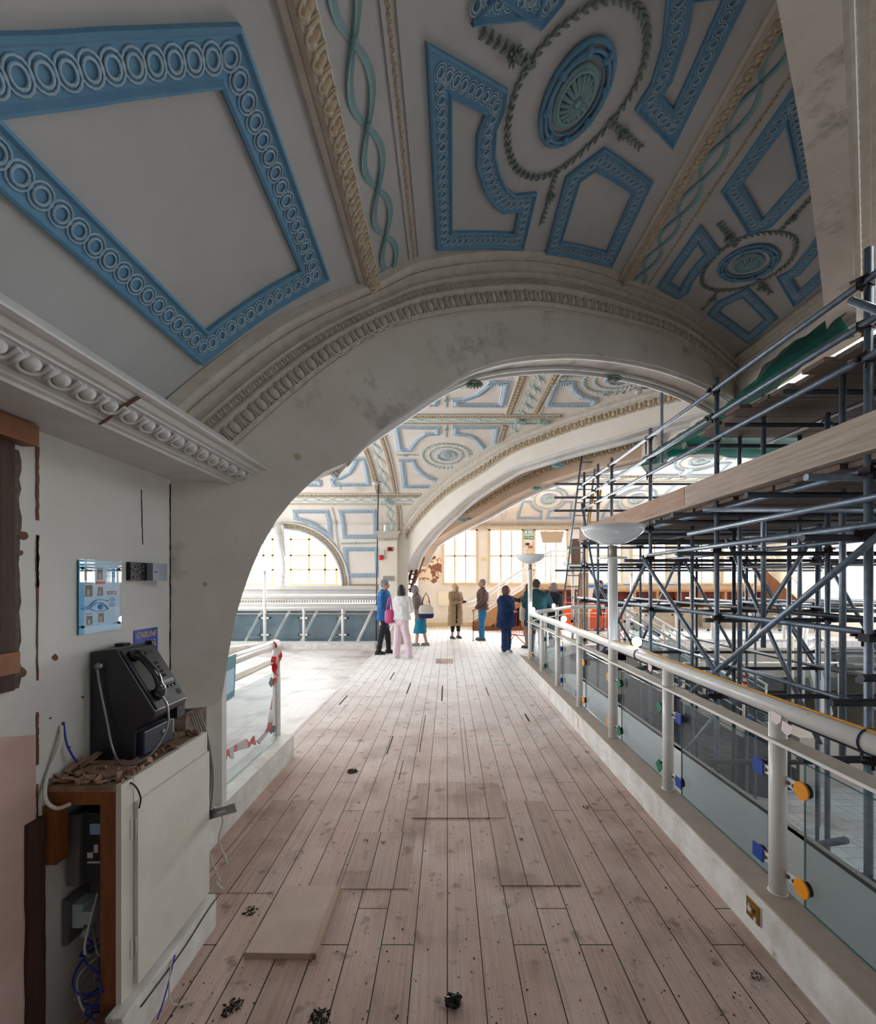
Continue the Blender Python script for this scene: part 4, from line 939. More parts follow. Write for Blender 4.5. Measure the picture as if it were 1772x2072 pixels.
# ---------------------------------------------------------------- uplighter lamps
M['dish']=mat('white_uplighter_dish','f4f8fa',.22,coat=.4)
_nt=M['dish'].node_tree; _t=_nt.nodes.new('ShaderNodeBsdfTranslucent'); _t.inputs[0].default_value=(.93,.97,1,1); _x=_nt.nodes.new('ShaderNodeMixShader'); _x.inputs[0].default_value=.4
_nt.links.new(_nt.nodes['Principled BSDF'].outputs[0],_x.inputs[1]); _nt.links.new(_t.outputs[0],_x.inputs[2]); _nt.links.new(_x.outputs[0],_nt.nodes['Material Output'].inputs[0])
M['collar']=mat('bare_metal_collar','a8a090',.5,.5)
def lamp(x,y,label,z0=.2,pr=.043,glow=0,zr=2.23,r=.295):
    t=thing('uplighter','','lamp',(x,y,0)); t['label']=label; t['group']='white dish uplighters on posts around the well'
    del t['group']
    b=MB(); b.tube([(0,0,z0),(0,0,1.93)],pr,14); b.build('lamp_post',M['paint_white'],t)
    b=MB(); b.lathe([(0,0),(.135,0),(.135,.012),(0,.014)],20,0,(0,0,1.925)); b.build('disc_collar',M['paint_white'],t)
    b=MB(); b.tube([(0,0,1.93),(0,0,2.05)],pr*.9,12); b.build('neck',M['collar'],t)
    b=MB(); R=r; pts=[(.0,.0),(.06,.0),(R*.45,.02),(R*.72,.06),(R*.9,.11),(R,.17),(R*.985,.172),(R*.88,.12),(R*.6,.06),(0,.03)]; b.lathe(pts,32,0,(0,0,zr-.17)); b.build('dish',M['dish'],t)
    return t
lamp(1.59,4.13,'large white dish uplighter standing on the balustrade post nearest the scaffold toe board')
lamp(1.59,8.27,'white dish uplighter at the corner post beside the green coated man',pr=.04)
lamp(3.27,11.2,'white dish uplighter in front of the leaning ladder',0,.035)
lamp(6.6,15.4,'small distant white dish uplighter behind the scaffold poles',0,.05)
lamp(-4.8,11.3,'white dish uplighter before the arched gallery window',.1,.04,zr=2.16,r=.26)
balustrade('balustrade','white gallery balustrade with blue tinted glass below the arched window',-6.85,11.3,-2.0,11.3,[.02+1.02*i for i in range(5)],[('y','b'),('g','y'),('b','g'),('g','y'),('y','b')],z0=.12,zt=1.02,rail_r=.025,gl=(.22,.8),gside=1)
# short balustrade by the payphone
sb=balustrade('balustrade','short white balustrade with one glass panel and barrier tape beside the payphone cabinet',-1.66,2.5,-1.66,4.18,[-.2,1.68],[(None,'g'),('g',None)],ext0=.1,ext1=.0)
# ---------------------------------------------------------------- scaffold
sc=thing('scaffold','tall tube and coupler scaffold with two timber board decks filling the floor well','scaffold',(2.8,2.86,-3.3))
O=V(2.8,2.86,-3.3)
def st_tube(a,c,m=None,r=.0242,name='tube',n=10): 
    b=MB(); b.tube([V(*a)-O,V(*c)-O],r,n); return b.build(name,m or M['scaf'],sc)
XC=[2.8,3.95,5.1,6.3,7.6]; YR=[2.86,4.47,5.93,7.33,8.8]
joints=[]
for i,x in enumerate(XC):
    for j,y in enumerate(YR):
        top=(3.82 if j<4 else 3.95) if i==0 else (3.46 if y<5.5 else 2.72)
        if i==0 and j==0: top=3.92
        st_tube((x,y,-3.3),(x,y,top),M['scaf'] if (i+j)%3 or i==0 else M['scaf_dark'],name='standard',n=12 if i==0 else 8)
st_tube((2.8,8.0,-.5),(2.8,8.0,3.9),name='standard'); st_tube((3.38,4.6,1.0),(3.38,4.6,3.7),name='standard'); st_tube((3.5,6.15,-1),(3.5,6.15,2.5),name='standard'); st_tube((4.45,5.6,-1.0),(4.45,5.6,2.4),name='standard')
for z in (3.69,3.41,3.18): st_tube((2.76,1.0,z),(2.76,9.0,z),name='guard_rail')
for z in (3.72,3.44,3.17): st_tube((2.2,8.85,z),(8.0,8.85,z),M['scaf_dark'],name='guard_rail')
for i,x in enumerate(XC):
    for z in (2.46,1.36,.55):
        if i>2 and z<1: continue
        dx=.05 if i else -.05
        y1=9.1 if z!=1.36 or i else 9.4
        st_tube((x-dx,1.0,z),(x-dx,y1,z),M['scaf'] if (i+int(z*2))%2==0 else M['scaf_dark'],name='ledger')
st_tube((2.75,1.6,2.07),(2.75,5.9,2.07),name='ledger'); st_tube((3.9,1.0,2.1),(3.9,9.0,2.1),name='ledger'); st_tube((5.05,1,1.95),(5.05,9,1.95),M['scaf_dark'],name='ledger'); st_tube((2.74,1.2,-.28),(2.74,7.4,-.28),M['scaf_dark'],name='ledger'); st_tube((3.4,1.2,-.9),(3.4,8.4,-.9),name='ledger')
random.seed(5)
for j,y in enumerate(YR):
    for z in (2.41,2.0,1.30,.50):
        if j==0 and z==1.30: continue
        x0=2.55-random.random()*.2 if z!=1.30 else 2.7
        if j==4 and z==.5: continue
        st_tube((x0,y+.05,z),(8.1,y+.05,z),M['scaf_dark'] if z<2.4 or j%2 else M['scaf'],name='transom')
for y in (3.6,5.2,6.6,8.1): st_tube((2.5,y,2.43),(5.9,y,2.43),M['scaf_dark'],name='transom')
st_tube((2.45,2.75,.93),(3.3,2.75,.93),M['scaf_dark'],name='transom'); st_tube((2.5,2.6,1.12),(3.0,2.6,1.12),M['scaf_dark'],name='transom'); st_tube((2.62,4.3,-.1),(4.0,4.3,-.1),M['scaf_dark'],name='transom')
for x in XC[1:]: st_tube((x+.05,1.2,3.43),(x+.05,5.5,3.43),M['scaf_dark'],name='ledger')
for y in (2.1,3.0,3.8,4.6,5.3): st_tube((2.95,y,3.38),(7.9,y,3.38),M['scaf_dark'],name='transom')
for x,y in ((3.6,5.3),(4.3,5.25),(3.4,3.7),(4.9,3.7),(4.5,6.6),(5.7,6.6),(3.3,8.8)): st_tube((x,y,.2),(x,y,3.5 if y<5.5 else 2.45),M['scaf'],name='standard',n=8)
st_tube((2.66,4.45,2.45),(3.3,1.8,2.0),name='raking_tube'); st_tube((2.75,1.6,2.25),(2.75,4.9,2.25),name='ledger'); st_tube((2.3,9.2,1.95),(8.0,9.2,1.95),M['scaf_dark'],name='transom'); st_tube((3.2,6.5,.9),(3.9,9.2,.9),name='ledger')
X=2.72
for a,c in (((X,2.5,2.15),(X,4.9,.40)),((X,5.85,2.0),(X,7.5,.5)),((X,6.0,2.05),(X,4.05,.55)),((X,2.9,3.6),(X,2.0,2.7)),
            ((2.75,8.8,3.3),(2.75,7.7,1.1)),((4.0,7.3,2.3),(4.0,9.0,.3)),((3.9,4.5,2.3),(3.9,6.0,.4)),((3.9,6.0,2.3),(3.9,4.5,.0)),((3.95,4.52,3.4),(5.1,4.52,2.8)),((5.1,7.4,2.2),(6.3,7.4,.3)),((2.8,8.9,2.2),(3.95,8.9,.2)),((5.1,5.98,2.3),(6.3,5.98,.2)),((6.3,4.5,2.3),(5.1,4.5,.3)),((2.8,4.4,.4),(2.8,6.2,-1.5)),((3.95,7.3,2.2),(5.1,7.3,.1)),((6.3,8.9,2.1),(7.6,8.9,.1)),((2.78,3.0,-.1),(2.78,5.0,-1.6))):
    st_tube(a,c,name='brace')
# couplers
cb=MB()
def coup(mb,c):
    x,y,z=c; mb.box(x-.036,x+.036,y-.036,y+.036,z-.026,z+.026)
    mb.box(x-.075,x-.03,y-.012,y+.012,z-.016,z+.016); mb.tube([(x-.07,y-.05,z+.01),(x-.07,y+.05,z+.01)],.010,6); mb.tube([(x-.02,y-.02,z-.06),(x-.02,y-.02,z+.05)],.009,6)
coup(cb,(0,0,0)); cme=cb.build('coupler',M['coupler'],sc); first=True; cnt=0; rest=MB()
J=[(x,y,z) for x in XC for y in YR for z in (2.44,2.03,1.33,.52)]+[(2.78,y,z) for y in YR+[8.0] for z in (3.69,3.41,3.18,-.28)]
J.sort(key=lambda c:c[1]+c[0]*.6)
for c in J:
    p=V(*c)-O
    if cnt<100:
        if first: cme.location=p; cme.rotation_euler=(0,0,.4); first=False
        else:
            o=cme.copy(); COL.objects.link(o); o.location=p; o.rotation_euler=(0,0,random.uniform(0,6.28))
        cnt+=1
    else: coup(rest,p)
rest.build('coupler',M['coupler'],sc,kind='stuff')
# decks
for k in range(33):
    y=1.2+k*.232; b=MB(); b.box(2.80+random.uniform(-.04,.05),8.15,y,y+.222,2.50+.004*(k%2),2.54); o=b.build('deck_board',M['plank_under'],sc); o.location=-O
for k in range(17):
    y=1.4+k*.232; b=MB(); b.box(3.12+random.uniform(-.12,.08),8.1,y,y+.222,3.49,3.53); o=b.build('upper_deck_board',M['plank_under'],sc); o.location=-O
M['plank_red']=mat('pinkish_board_with_red_paint','a98f7d',.8,col2='8f7462',ns=4,stain='7d3a36',sscale=2.2,sthr=.58,stretch=(3,.6,5))
b=MB(); b.box(2.73,2.768,1.0,4.95,2.574,2.80); o=b.build('toe_board',M['plank'],sc); o.location=-O
b=MB(); b.box(2.73,2.768,4.96,8.9,2.574,2.80); o=b.build('toe_board',M['plank_red'],sc); o.location=-O
b=MB(); b.box(2.70,2.95,1.0,8.9,2.545,2.572); o=b.build('edge_board',M['plank'],sc); o.location=-O
b=MB(); b.box(2.73,2.77,1.1,5.2,2.575,2.61);
# ---------------------------------------------------------------- debris netting
nm=bpy.data.materials.new('green_debris_netting'); nm.use_nodes=True; N=nm.node_tree.nodes; L_=nm.node_tree.links
for n in list(N): N.remove(n)
out=N.new('ShaderNodeOutputMaterial'); t=N.new('ShaderNodeBsdfTransparent'); d=N.new('ShaderNodeBsdfDiffuse'); d.inputs[0].default_value=lin('033b36'); tr=N.new('ShaderNodeBsdfTranslucent'); tr.inputs[0].default_value=lin('065048')
m1=N.new('ShaderNodeMixShader'); m1.inputs[0].default_value=.5; L_.new(d.outputs[0],m1.inputs[1]); L_.new(tr.outputs[0],m1.inputs[2]); m2=N.new('ShaderNodeMixShader'); m2.inputs[0].default_value=.86; L_.new(t.outputs[0],m2.inputs[1]); L_.new(m1.outputs[0],m2.inputs[2]); L_.new(m2.outputs[0],out.inputs[0])
def sheet(name,f,nu,nv,label,loc):
    b=MB(); vs=[f(i/nu,j/nv)-V(*loc) for i in range(nu+1) for j in range(nv+1)]
    b.add(vs,[(i*(nv+1)+j,i*(nv+1)+j+1,(i+1)*(nv+1)+j+1,(i+1)*(nv+1)+j) for i in range(nu) for j in range(nv)],0,True)
    o=b.build(name,nm,None,loc); tag(o,label,'netting'); return o
def nf(a,c):
    y=3.85+(7.88-3.85)*a; z0_=4.2 if y<4.6 else max(4.0,4.2-(y-4.6)*.25); z=z0_-.30*c+ (.05*math.sin(a*19)*c)+.03*noise.noise(V(a*14,c*3,0)); x=3.60-.05*noise.noise(V(a*22,c*5,1))-.05*math.sin(c*PI)+.12*max(0,c-.6)
    return V(x,y,z)
sheet('debris_netting',nf,120,10,'long green debris netting slung beneath the atrium beam above the toe board',(3.6,5,4))
def nf2(a,c):
    x=4.0+4.9*a; return V(x,7.80-.06*noise.noise(V(a*20,c*4,3)),4.36-.38*c+.04*math.sin(a*15)*c+.04*noise.noise(V(a*9,c,7)))
sheet('debris_netting',nf2,110,8,'green debris netting hung across the far end of the atrium opening',(5,7.8,4))
def nf3(a,c):
    return V(3.62+.25*a,3.0-1.6*a*.2+.1*math.sin(a*9+c*5),4.6-.55*c+.08*noise.noise(V(a*7,c*6,2)))
sheet('debris_netting',nf3,30,20,'bunched corner of green netting gathered at the top of the nearest scaffold pole',(3.6,3,4.3))
# ---------------------------------------------------------------- ladder and boards
def ladder(name,label,foot,top,w,n,m,r=.018):
    t=thing(name,label,'ladder',foot); f=V(0,0,0); u=V(*top)-V(*foot); sd=V(w/2,0,0)
    for s_ in (-1,1): b=MB(); b.tube([f+sd*s_,f+u+sd*s_*.92],r,8,flat=1.6); b.build('stile',m,t)
    for i in range(1,n): 
        p=u*(i/n); b=MB(); b.tube([p-sd,p+sd],.013,6); b.build('rung',m,t)
    return t
ladder('ladder','long grey aluminium ladder leaning on the far end of the scaffold',(2.98,11.0,0),(2.99,9.0,4.51),.34,17,M['scaf'])
ladder('stepladder','short yellow ladder section tied at the scaffold top',(3.06,9.1,2.75),(3.12,8.95,3.62),.16,4,mat('yellow_ladder','e0a018',.5))
b=MB(); b.box(-.11,.11,-.02,.02,0,.62); o=b.build('scaffold_board',mat('brown_board','8f6f5c',.8,col2='7a5a48',ns=5),None,(3.05,10.2,2.13)); tag(o,'short brown board tied to the ladder above the dish lamp','board'); o.rotation_euler=(-.2,.03,0)
b=MB(); b.box(-.13,.13,-.02,.02,0,1.95); o=b.build('plywood_sheet',M['wood_light'],None,(3.55,11.3,0)); tag(o,'tall pale plywood strip standing behind the ladder','board'); o.rotation_euler=(-.03,.02,0)
# ---------------------------------------------------------------- meter cabinet
M['cab']=mat('worn_cream_cabinet_paint','d9d6cd',.6,col2='cbc5b8',ns=4,nf=.5,stain='a3917c',sscale=2.6,sthr=.66)
M['dirty_top']=mat('dusty_brown_top','9a7c66',.9,col2='6e5443',ns=14,nf=.6)
cab=thing('meter_cabinet','low white meter cabinet with open end, debris on top, standing below the payphone','cabinet',(-1.3,1.85,0)); OC=V(-1.3,1.85,0)
def cpart(mb,name,m,par=None,root=None,O_=None,**k):
    root=root or cab; o=mb.build(name,m,par or root,**k)
    if par is None: o.location=tuple(-c for c in root.location)
    return o
X0,X1,Y0,Y1,ZT=-1.46,-1.19,1.58,2.13,.95
b=MB(); b.box(X1-.022,X1-.002,Y0-.008,Y0+.052,.155,ZT+.008); b.box(X1-.022,X1-.002,2.11,Y1,.16,ZT-.01); b.box(X1-.022,X1-.001,Y0+.053,Y1,ZT-.085,ZT+.009); b.box(X0,X1,Y1-.015,Y1,.0,ZT-.01); b.box(X1-.022,X1-.0015,Y0+.053,2.109,.157,.19); cpart(b,'front_frame',M['cab'])
b=MB(); b.box(X1-.004,X1+.014,Y0+.055,Y1-.005,.17,ZT-.085); dr=cpart(b,'door',M['cab'])
for z in (.28,.73): b=MB(); b.tube([(X1+.008,Y0+.053,z),(X1+.008,Y0+.053,z+.075)],.004,8); b.box(X1-.001,X1+.001,Y0+.035,Y0+.053,z,z+.075); b.build('hinge',M['cab'],dr)
b=MB(); b.box(X0,X1-.023,Y0-.02,Y1+.005,ZT-.012,ZT+.008); cpart(b,'top_board',[M['dirty_top']])
b=MB(); b.box(X0,X1-.023,Y0-.012,Y0+.012,ZT-.062,ZT-.012); cpart(b,'end_rail',M['wood'])
b=MB(); b.box(X1-.082,X1-.023,Y0-.004,Y0+.02,.0,ZT-.06); cpart(b,'end_post',M['wood'])
b=MB(); b.box(X0,X0+.05,Y0-.03,Y0+.02,.68,ZT-.06); cpart(b,'end_post',M['wood'])
b=MB(); b.box(X0+.0,X1-.03,Y1-.03,Y1-.016,.0,ZT-.02); cpart(b,'cabinet_back',M['dark'])
b=MB(); b.box(X1-.02,X1+.045,Y0-.06,Y1,.0,.14); b.box(X1-.02,X1+.04,Y0-.06,Y1,.14,.155); cpart(b,'plinth',M['kerb'])
b=MB(); b.box(X1-.045,X1-.02,Y0-.07,Y0-.03,.0,.16); cpart(b,'plinth_return',M['wood_dark'])
b=MB(); b.prism(ragged([(1.51,.0),(1.51,.93)],.055,14,.006),lambda a,c,t:V(-1.46+t,a,c),0,.02); o=norm(b.build('rotten_batten',M['wood_dark'])); tag(o,'rotten dark timber batten on the wall beside the open cabinet end','batten')
b=MB(); b.box(-1.46,-1.30,1.9,1.92,.0,.5); o=b.build('backing_sheet',M['plaster_white'],cab); o.location=tuple(-c for c in cab.location)
# electrical gear in the open end
M['meter']=mat('dark_grey_meter_case','2e3236',.4,col2='24282c',ns=5); M['galv']=mat('dull_grey_metal_box','6b6a68',.5,.4)
t=thing('electricity_meter','dark grey electricity meter with blue label inside the open cabinet','meter',(-1.38,1.66,.55))
b=MB(); b.box(-.05,.07,-.02,.12,.0,.27); b.build('case',M['meter'],t); b=MB(); b.box(-.06,-.01,-.035,-.02,.0,.27); b.build('cover_flange',M['galv'],t)
b=MB(); b.box(.02,.06,-.024,-.02,.19,.23); b.build('label_plate',mat('blue_meter_label','8fb2d8',.5),t)
b=MB(); b.box(.01,.03,-.024,-.02,.1,.12); b.box(.035,.05,-.024,-.02,.12,.15); b.box(.01,.065,-.024,-.02,.08,.086); b.build('terminal_marks',M['white_mould'],t)
t=thing('fuse_box','small grey fuse carrier with white cut-out below the meter','fuse box',(-1.40,1.66,.33))
b=MB(); b.box(-.05,-.03,-.04,.06,.0,.17); b.build('back_plate',M['galv'],t); b=MB(); b.box(-.03,.01,-.02,.04,.05,.14); b.box(.01,.05,-.03,.03,.07,.12); b.tube([(0,0,.02),(.03,0,.02)],.02,8); b.build('fuse_carrier',mat('pale_grey_fuse','a9b4ba',.5),t)
b=MB(); b.box(-1.26,-1.225,1.64,1.67,.06,.15); o=b.build('junction_box',M['white_mould']); tag(o,'small white junction box low inside the open cabinet','box')
def cable(name,pts,r,m,label,cat='cable'):
    b=MB(); b.tube(catmull(pts,6),r,6); o=b.build(name,m); tag(o,label,cat); return o
M['cblue']=mat('blue_cable','1a2f9a',.4); M['cwhite']=mat('white_cable','c8c4ba',.5); M['cgrey']=mat('grey_cable','7b7a76',.5); M['cblack']=mat('black_cable','1a1a1c',.5)
random.seed(9)
BL=['looping high across the open cabinet','hanging straight behind the timber post','curling at the cabinet floor','forming the widest loop in the cabinet']
for i in range(4):
    pts=[(-1.36+.03*i,1.62+.02*i,.36-.02*i)]
    for k in range(5): pts.append((random.uniform(-1.40,-1.25),random.uniform(1.57,1.75),.30-.055*k-random.random()*.03))
    cable('blue_wire',pts,.0035,M['cblue'],'thin blue wire '+BL[i])
WL=['from the meter to the floor','bundled beside the blue wires','lying loose by the cabinet plinth']
for i in range(3):
    pts=[(-1.35-.02*i,1.66,.5-.1*i)]
    for k in range(5): pts.append((random.uniform(-1.42,-1.28),random.uniform(1.56,1.72),.33-.07*k))
    cable('grey_wire',pts,.004,M['cgrey'] if i else M['cwhite'],'pale sheathed wire '+WL[i])
cable('white_cable',[(-1.455,1.62,1.16),(-1.44,1.60,1.1),(-1.45,1.56,1.0),(-1.43,1.53,.93),(-1.40,1.54,.89),(-1.36,1.55,.90)],.007,M['cwhite'],'thick white cable looping over the open corner of the cabinet')
cable('blue_cable',[(-1.455,1.63,1.17),(-1.44,1.63,1.08),(-1.42,1.66,.99)],.004,M['cblue'],'short blue cable hanging from the wall above the debris')
cable('black_cable',[(-1.30,1.62,.965),(-1.24,1.60,.962),(-1.185,1.62,.94),(-1.17,1.64,.88),(-1.172,1.635,.84)],.003,M['cblack'],'thin dark cable hanging over the cabinet front')
cable('floor_cable',[(-1.16,1.2,.02),(-1.2,1.35,.12),(-1.14,1.5,.14),(-1.10,1.52,.05),(-1.12,1.45,.01)],.006,M['cwhite'],'white cable looped at the foot of the cabinet plinth')
cable('plinth_cable',[(-1.14,1.60,.12),(-1.14,1.85,.115),(-1.14,2.02,.135),(-1.14,2.12,.14)],.003,M['cblack'],'thin dark cable clipped along the cabinet plinth')
cable('plinth_cable',[(-1.14,1.78,.14),(-1.125,1.74,.08),(-1.10,1.72,.01),(-1.02,1.74,.006)],.003,M['cwhite'],'thin white wire trailing from the plinth onto the floorboards')
cable('plinth_cable',[(-1.14,1.80,.14),(-1.125,1.72,.06),(-1.12,1.66,.01)],.003,M['cblue'],'thin blue wire trailing down the plinth')
for i,dx in enumerate((0,.012,.026,.04,.052)):
    cable('grey_cable',[(-1.33+dx,2.22,1.02),(-1.29+dx,2.21,.93),(-1.255+dx*.8,2.20,.84),(-1.235+dx*.9,2.18,.72),(-1.25+dx*1.1,2.17,.58),(-1.24+dx*.6,2.17,.5)],.0045,M['cgrey'],['leftmost','second','middle','fourth','rightmost'][i]+' of five grey cables hanging under the arch pier')
cable('white_cable',[(-1.20,2.2,.55),(-1.16,2.22,.48),(-1.18,2.22,.36),(-1.15,2.24,.24),(-1.19,2.22,.16),(-1.15,2.2,.13)],.005,M['cwhite'],'white cable tangle below the metal strap')
cable('white_cable',[(-1.22,2.2,.50),(-1.23,2.2,.38),(-1.20,2.2,.26),(-1.17,2.22,.15)],.004,M['cwhite'],'thin white cable beside the cabinet corner at the kerb end')
t=MB(); t.box(-.085,.085,-.003,.003,-.022,.022); o=t.build('metal_strap',M['steel'],None,(-1.145,2.16,.545)); o.rotation_euler=(0,-.28,.0); tag(o,'flat slotted steel strap sticking out past the cabinet edge','strap')
b=MB(); b.box(-.01,.035,-.005,-.003,-.004,.004); s_=b.build('slot',M['white_mould'],o)
# broken pier foot
wallbox('wall_pier_foot',-1.64,-1.50,2.86,2.92,.2,1.3,M['plaster_white'])
b=MB(); b.box(-1.46,-1.40,2.3,2.5,.0,1.0); struct(b.build('wall_pier_cavity',mat('rotten_brown_cavity','3a2922',.9,col2='8a7a70',ns=18,nf=.4)))
# debris on the cabinet
random.seed(21)
M['chip']=mat('plaster_chips','a98a74',.9,col2='7a5a44',ns=30,nf=.6)
b=MB()
for k in range(150):
    x=random.uniform(-1.45,-1.20);y=random.uniform(1.575,2.1) if random.random()<.4 else random.uniform(1.575,1.76); s_=random.uniform(.003,.014)
    R=Matrix.Translation((x,y,ZT+.012+random.random()*.012))@Matrix.Rotation(random.uniform(0,6),4,(random.random(),random.random(),1)); b.box(-s_*1.6,s_*1.6,-s_,s_,-s_*.3,s_*.3,0,R)
o=b.build('plaster_debris',M['chip']); tag(o,'scattered brown plaster chips covering the cabinet top','debris',kind='stuff')
b=MB(); b.prism([(-1.42,1.66),(-1.27,1.60),(-1.23,1.68),(-1.25,1.76),(-1.40,1.82)],xy,ZT+.012,ZT+.026); o=norm(b.build('plaster_slab',M['chip'])); tag(o,'flat broken plaster slab lying on the cabinet top','slab')
for i,(x,y,rz,L) in enumerate(((-1.44,1.72,.9,.10),(-1.42,1.69,.6,.08),(-1.43,1.65,1.2,.07))):
    b=MB(); b.box(-L/2,L/2,-.012,.012,-.004,.004); o=b.build('wood_splinter',M['chip'],None,(x,y,ZT+.035+.008*i)); o.rotation_euler=(.3,-.5,rz); tag(o,['long','middling','short'][i]+' wood splinter leaning on the plaster slab against the wall','splinter')
b=MB(); b.box(-.025,.025,-.004,.004,-.002,.002); o=b.build('pale_stick',M['white_mould'],None,(-1.26,1.60,ZT+.014)); o.rotation_euler=(0,0,.7); tag(o,'small pale stick at the open corner of the cabinet top','stick')
# ---------------------------------------------------------------- payphone
M['ph']=mat('worn_black_phone_steel','24292f',.35,col2='181b20',ns=5,nf=.5,stain='4a4f55',sscale=14,sthr=.68,spec=.6)
M['phf']=mat('scuffed_charcoal_phone_face','3a3f45',.38,col2='2c3036',ns=7,nf=.5,stain='5f646a',sscale=16,sthr=.68)
M['gloss']=mat('glossy_black_handset','08080a',.12,coat=.6); M['navy']=mat('dark_navy_coin_door','18273a',.4,col2='121d2c',ns=6)
ph=thing('payphone','battered black payphone with handset on its sloping face, sitting on the cabinet top','payphone',(-1.33,1.865,.967)); OP=ph.location.copy()
def pp(mb,name,m,par=None,**k):
    o=mb.build(name,m,par or ph,**k); o.location=-OP if par is None else (0,0,0); return o
prf=[(-1.455,.967),(-1.275,.967),(-1.268,1.095),(-1.195,1.150),(-1.190,1.172),(-1.347,1.424),(-1.362,1.428),(-1.455,1.416)]
b=MB(); b.prism(prf,lambda a,c,t:V(a,t,c),1.75,1.965); body_=norm(pp(b,'body',M['ph'])); bv=body_.modifiers.new('b','BEVEL'); bv.width=.006; bv.segments=2
p0=V(-1.190,1.75,1.172); p1=V(-1.347,1.75,1.424); ey=(p1-p0).normalized(); ex=V(0,1,0); ez=ex.cross(ey); LN=(p1-p0).length
FM=Matrix((ex,ey,ez)).transposed().to_4x4(); FM.translation=p0
def fb(mb,x0,x1,y0,y1,z0,z1): mb.box(x0,x1,y0,y1,z0,z1,0,FM)
b=MB(); fb(b,.012,.208,.006,LN-.01,0,.006); face=pp(b,'face_plate',M['phf'])
b=MB(); fb(b,.025,.085,.05,LN-.03,.0055,.0075); pp(b,'handset_recess',M['black'],face)
b=MB(); fb(b,.125,.170,LN-.055,LN-.030,.006,.009); pp(b,'coin_slot_surround',M['ph'],face); b=MB(); fb(b,.130,.165,LN-.050,LN-.035,.008,.0095); pp(b,'coin_slot',M['black'],face)
for r_ in range(4):
    for c_ in range(3):
        b=MB(); fb(b,.105+c_*.021,.121+c_*.021,.125+r_*.021,.141+r_*.021,.006,.012); pp(b,'key',M['gloss'],face)
b=MB(); fb(b,.105,.195,.098,.112,.006,.008); pp(b,'instruction_strip',mat('grey_strip','8a8f92',.4),face)
for k in range(4): b=MB(); b.lathe([(0,.010),(.006,.010),(.007,.006)],12,0,(.115+k*.024,.080,0),FM); pp(b,'round_button',M['gloss'],face)
for k in range(3): b=MB(); fb(b,.172+k*.010,.176+k*.010,.030,.056,.006,.0075); pp(b,'vent_slot',M['black'],face)
hs=[(.055,LN-.035,.018),(.052,LN-.06,.034),(.052,.17,.048),(.053,.12,.046),(.055,.075,.030),(.056,.055,.016)]
b=MB(); cp_=catmull([FM@V(*h) for h in hs],5); n=len(cp_); b.tube(cp_,[ (.024 if i<5 or i>n-8 else .0165) for i in range(n)],14,flat=.8)
hd=pp(b,'handset',M['gloss'])
for y_ in (LN-.045,.062): b=MB(); b.lathe([(0,.0),(.026,.0),(.027,.016),(.02,.022),(0,.024)],18,0,(.055,y_,.006),FM); pp(b,'receiver_cup',M['gloss'],hd)
# coin door and lock
b=MB(); b.box(-1.274,-1.245,1.765,1.955,.985,1.085); cd_=pp(b,'coin_door',M['navy']); bv=cd_.modifiers.new('b','BEVEL'); bv.width=.006; bv.segments=2
b=MB(); b.lathe([(0,.006),(.010,.006),(.012,0)],16,0,(0,0,0),Matrix.Translation((-1.245,1.885,1.045))@Matrix.Rotation(PI/2,4,'Y')); pp(b,'lock',M['steel'],cd_)
b=MB(); b.box(-1.268,-1.20,1.91,1.965,1.095,1.145); pp(b,'coin_return',M['ph'])
b=MB(); b.lathe([(0,.026),(.013,.022),(.016,.012),(.016,0)],14,0,(0,0,0),Matrix.Translation((-1.408,1.75,1.36))@Matrix.Rotation(PI/2,4,'X')); kn=pp(b,'cord_knob',M['steel'])
cord=[(-1.408,1.73,1.35),(-1.402,1.735,1.28),(-1.375,1.735,1.15),(-1.34,1.72,1.04),(-1.29,1.70,.985),(-1.23,1.70,.985),(-1.185,1.74,1.02),(-1.165,1.79,1.10),(-1.172,1.80,1.18),(-1.195,1.80,1.225)]
b=MB(); cc=catmull(cord,10); b.tube(cc,[.0045+.0008*(i%2) for i in range(len(cc))],7); pp(b,'armoured_cord',M['steel'])
b=MB(); b.box(-1.44,-1.40,1.86,1.90,1.42,1.434); b.box(-1.36,-1.33,1.935,1.965,1.42,1.436); pp(b,'top_catch',M['black'])
# ---------------------------------------------------------------- wall signs and boxes
def Wl(y,z,t=0): return V(-1.46+t,y,z)
M['post_w']=mat('printed_paper','b7d3e6',.4,col2='8fc0e0',ns=3); M['post_b']=mat('sky_blue_print','1f9fd0',.4); M['print_grey']=mat('grey_photo_print','6f7c84',.5,col2='3c464d',ns=40); M['print_skin']=mat('hand_photo_print','b5a69c',.5); M['pblue']=mat('blue_print','2a8fc4',.5); M['pred']=mat('red_print','c8505c',.5)
po=thing('instruction_poster','blue and white payphone instruction poster with an eye symbol behind clear acrylic','poster',(-1.455,1.80,1.64)); PM=frame((0,0,0),(0,1,0),(0,0,1))
def pb(name,y0,y1,z0,z1,m,t=.0035,par=None): b=MB(); b.box(.0,t,y0,y1,z0,z1); return b.build(name,m,par or po)
pb('sheet',-.106,.106,-.149,.149,M['post_w'],.002); pb('blue_band',-.106,-.080,-.149,.149,M['post_b'],.0026)
for (y,z,w_,h_) in ((-.060,.092,.038,.046),(-.002,.092,.026,.042),(-.058,.025,.034,.046),(0,.022,.024,.036),(-.055,-.095,.028,.036),(.004,-.088,.026,.038)):
    pb('photo_panel',y-w_/2-.003,y+w_/2+.003,z-h_/2-.003,z+h_/2+.004,M['white_mould'],.003); pb('photo_print',y-w_/2,y+w_/2,z-h_/2,z+h_/2,M['print_grey'],.0036)
    pb('photo_hand',y-w_*.3,y+.002,z-h_*.4,z+h_*.1,M['print_skin'],.004)
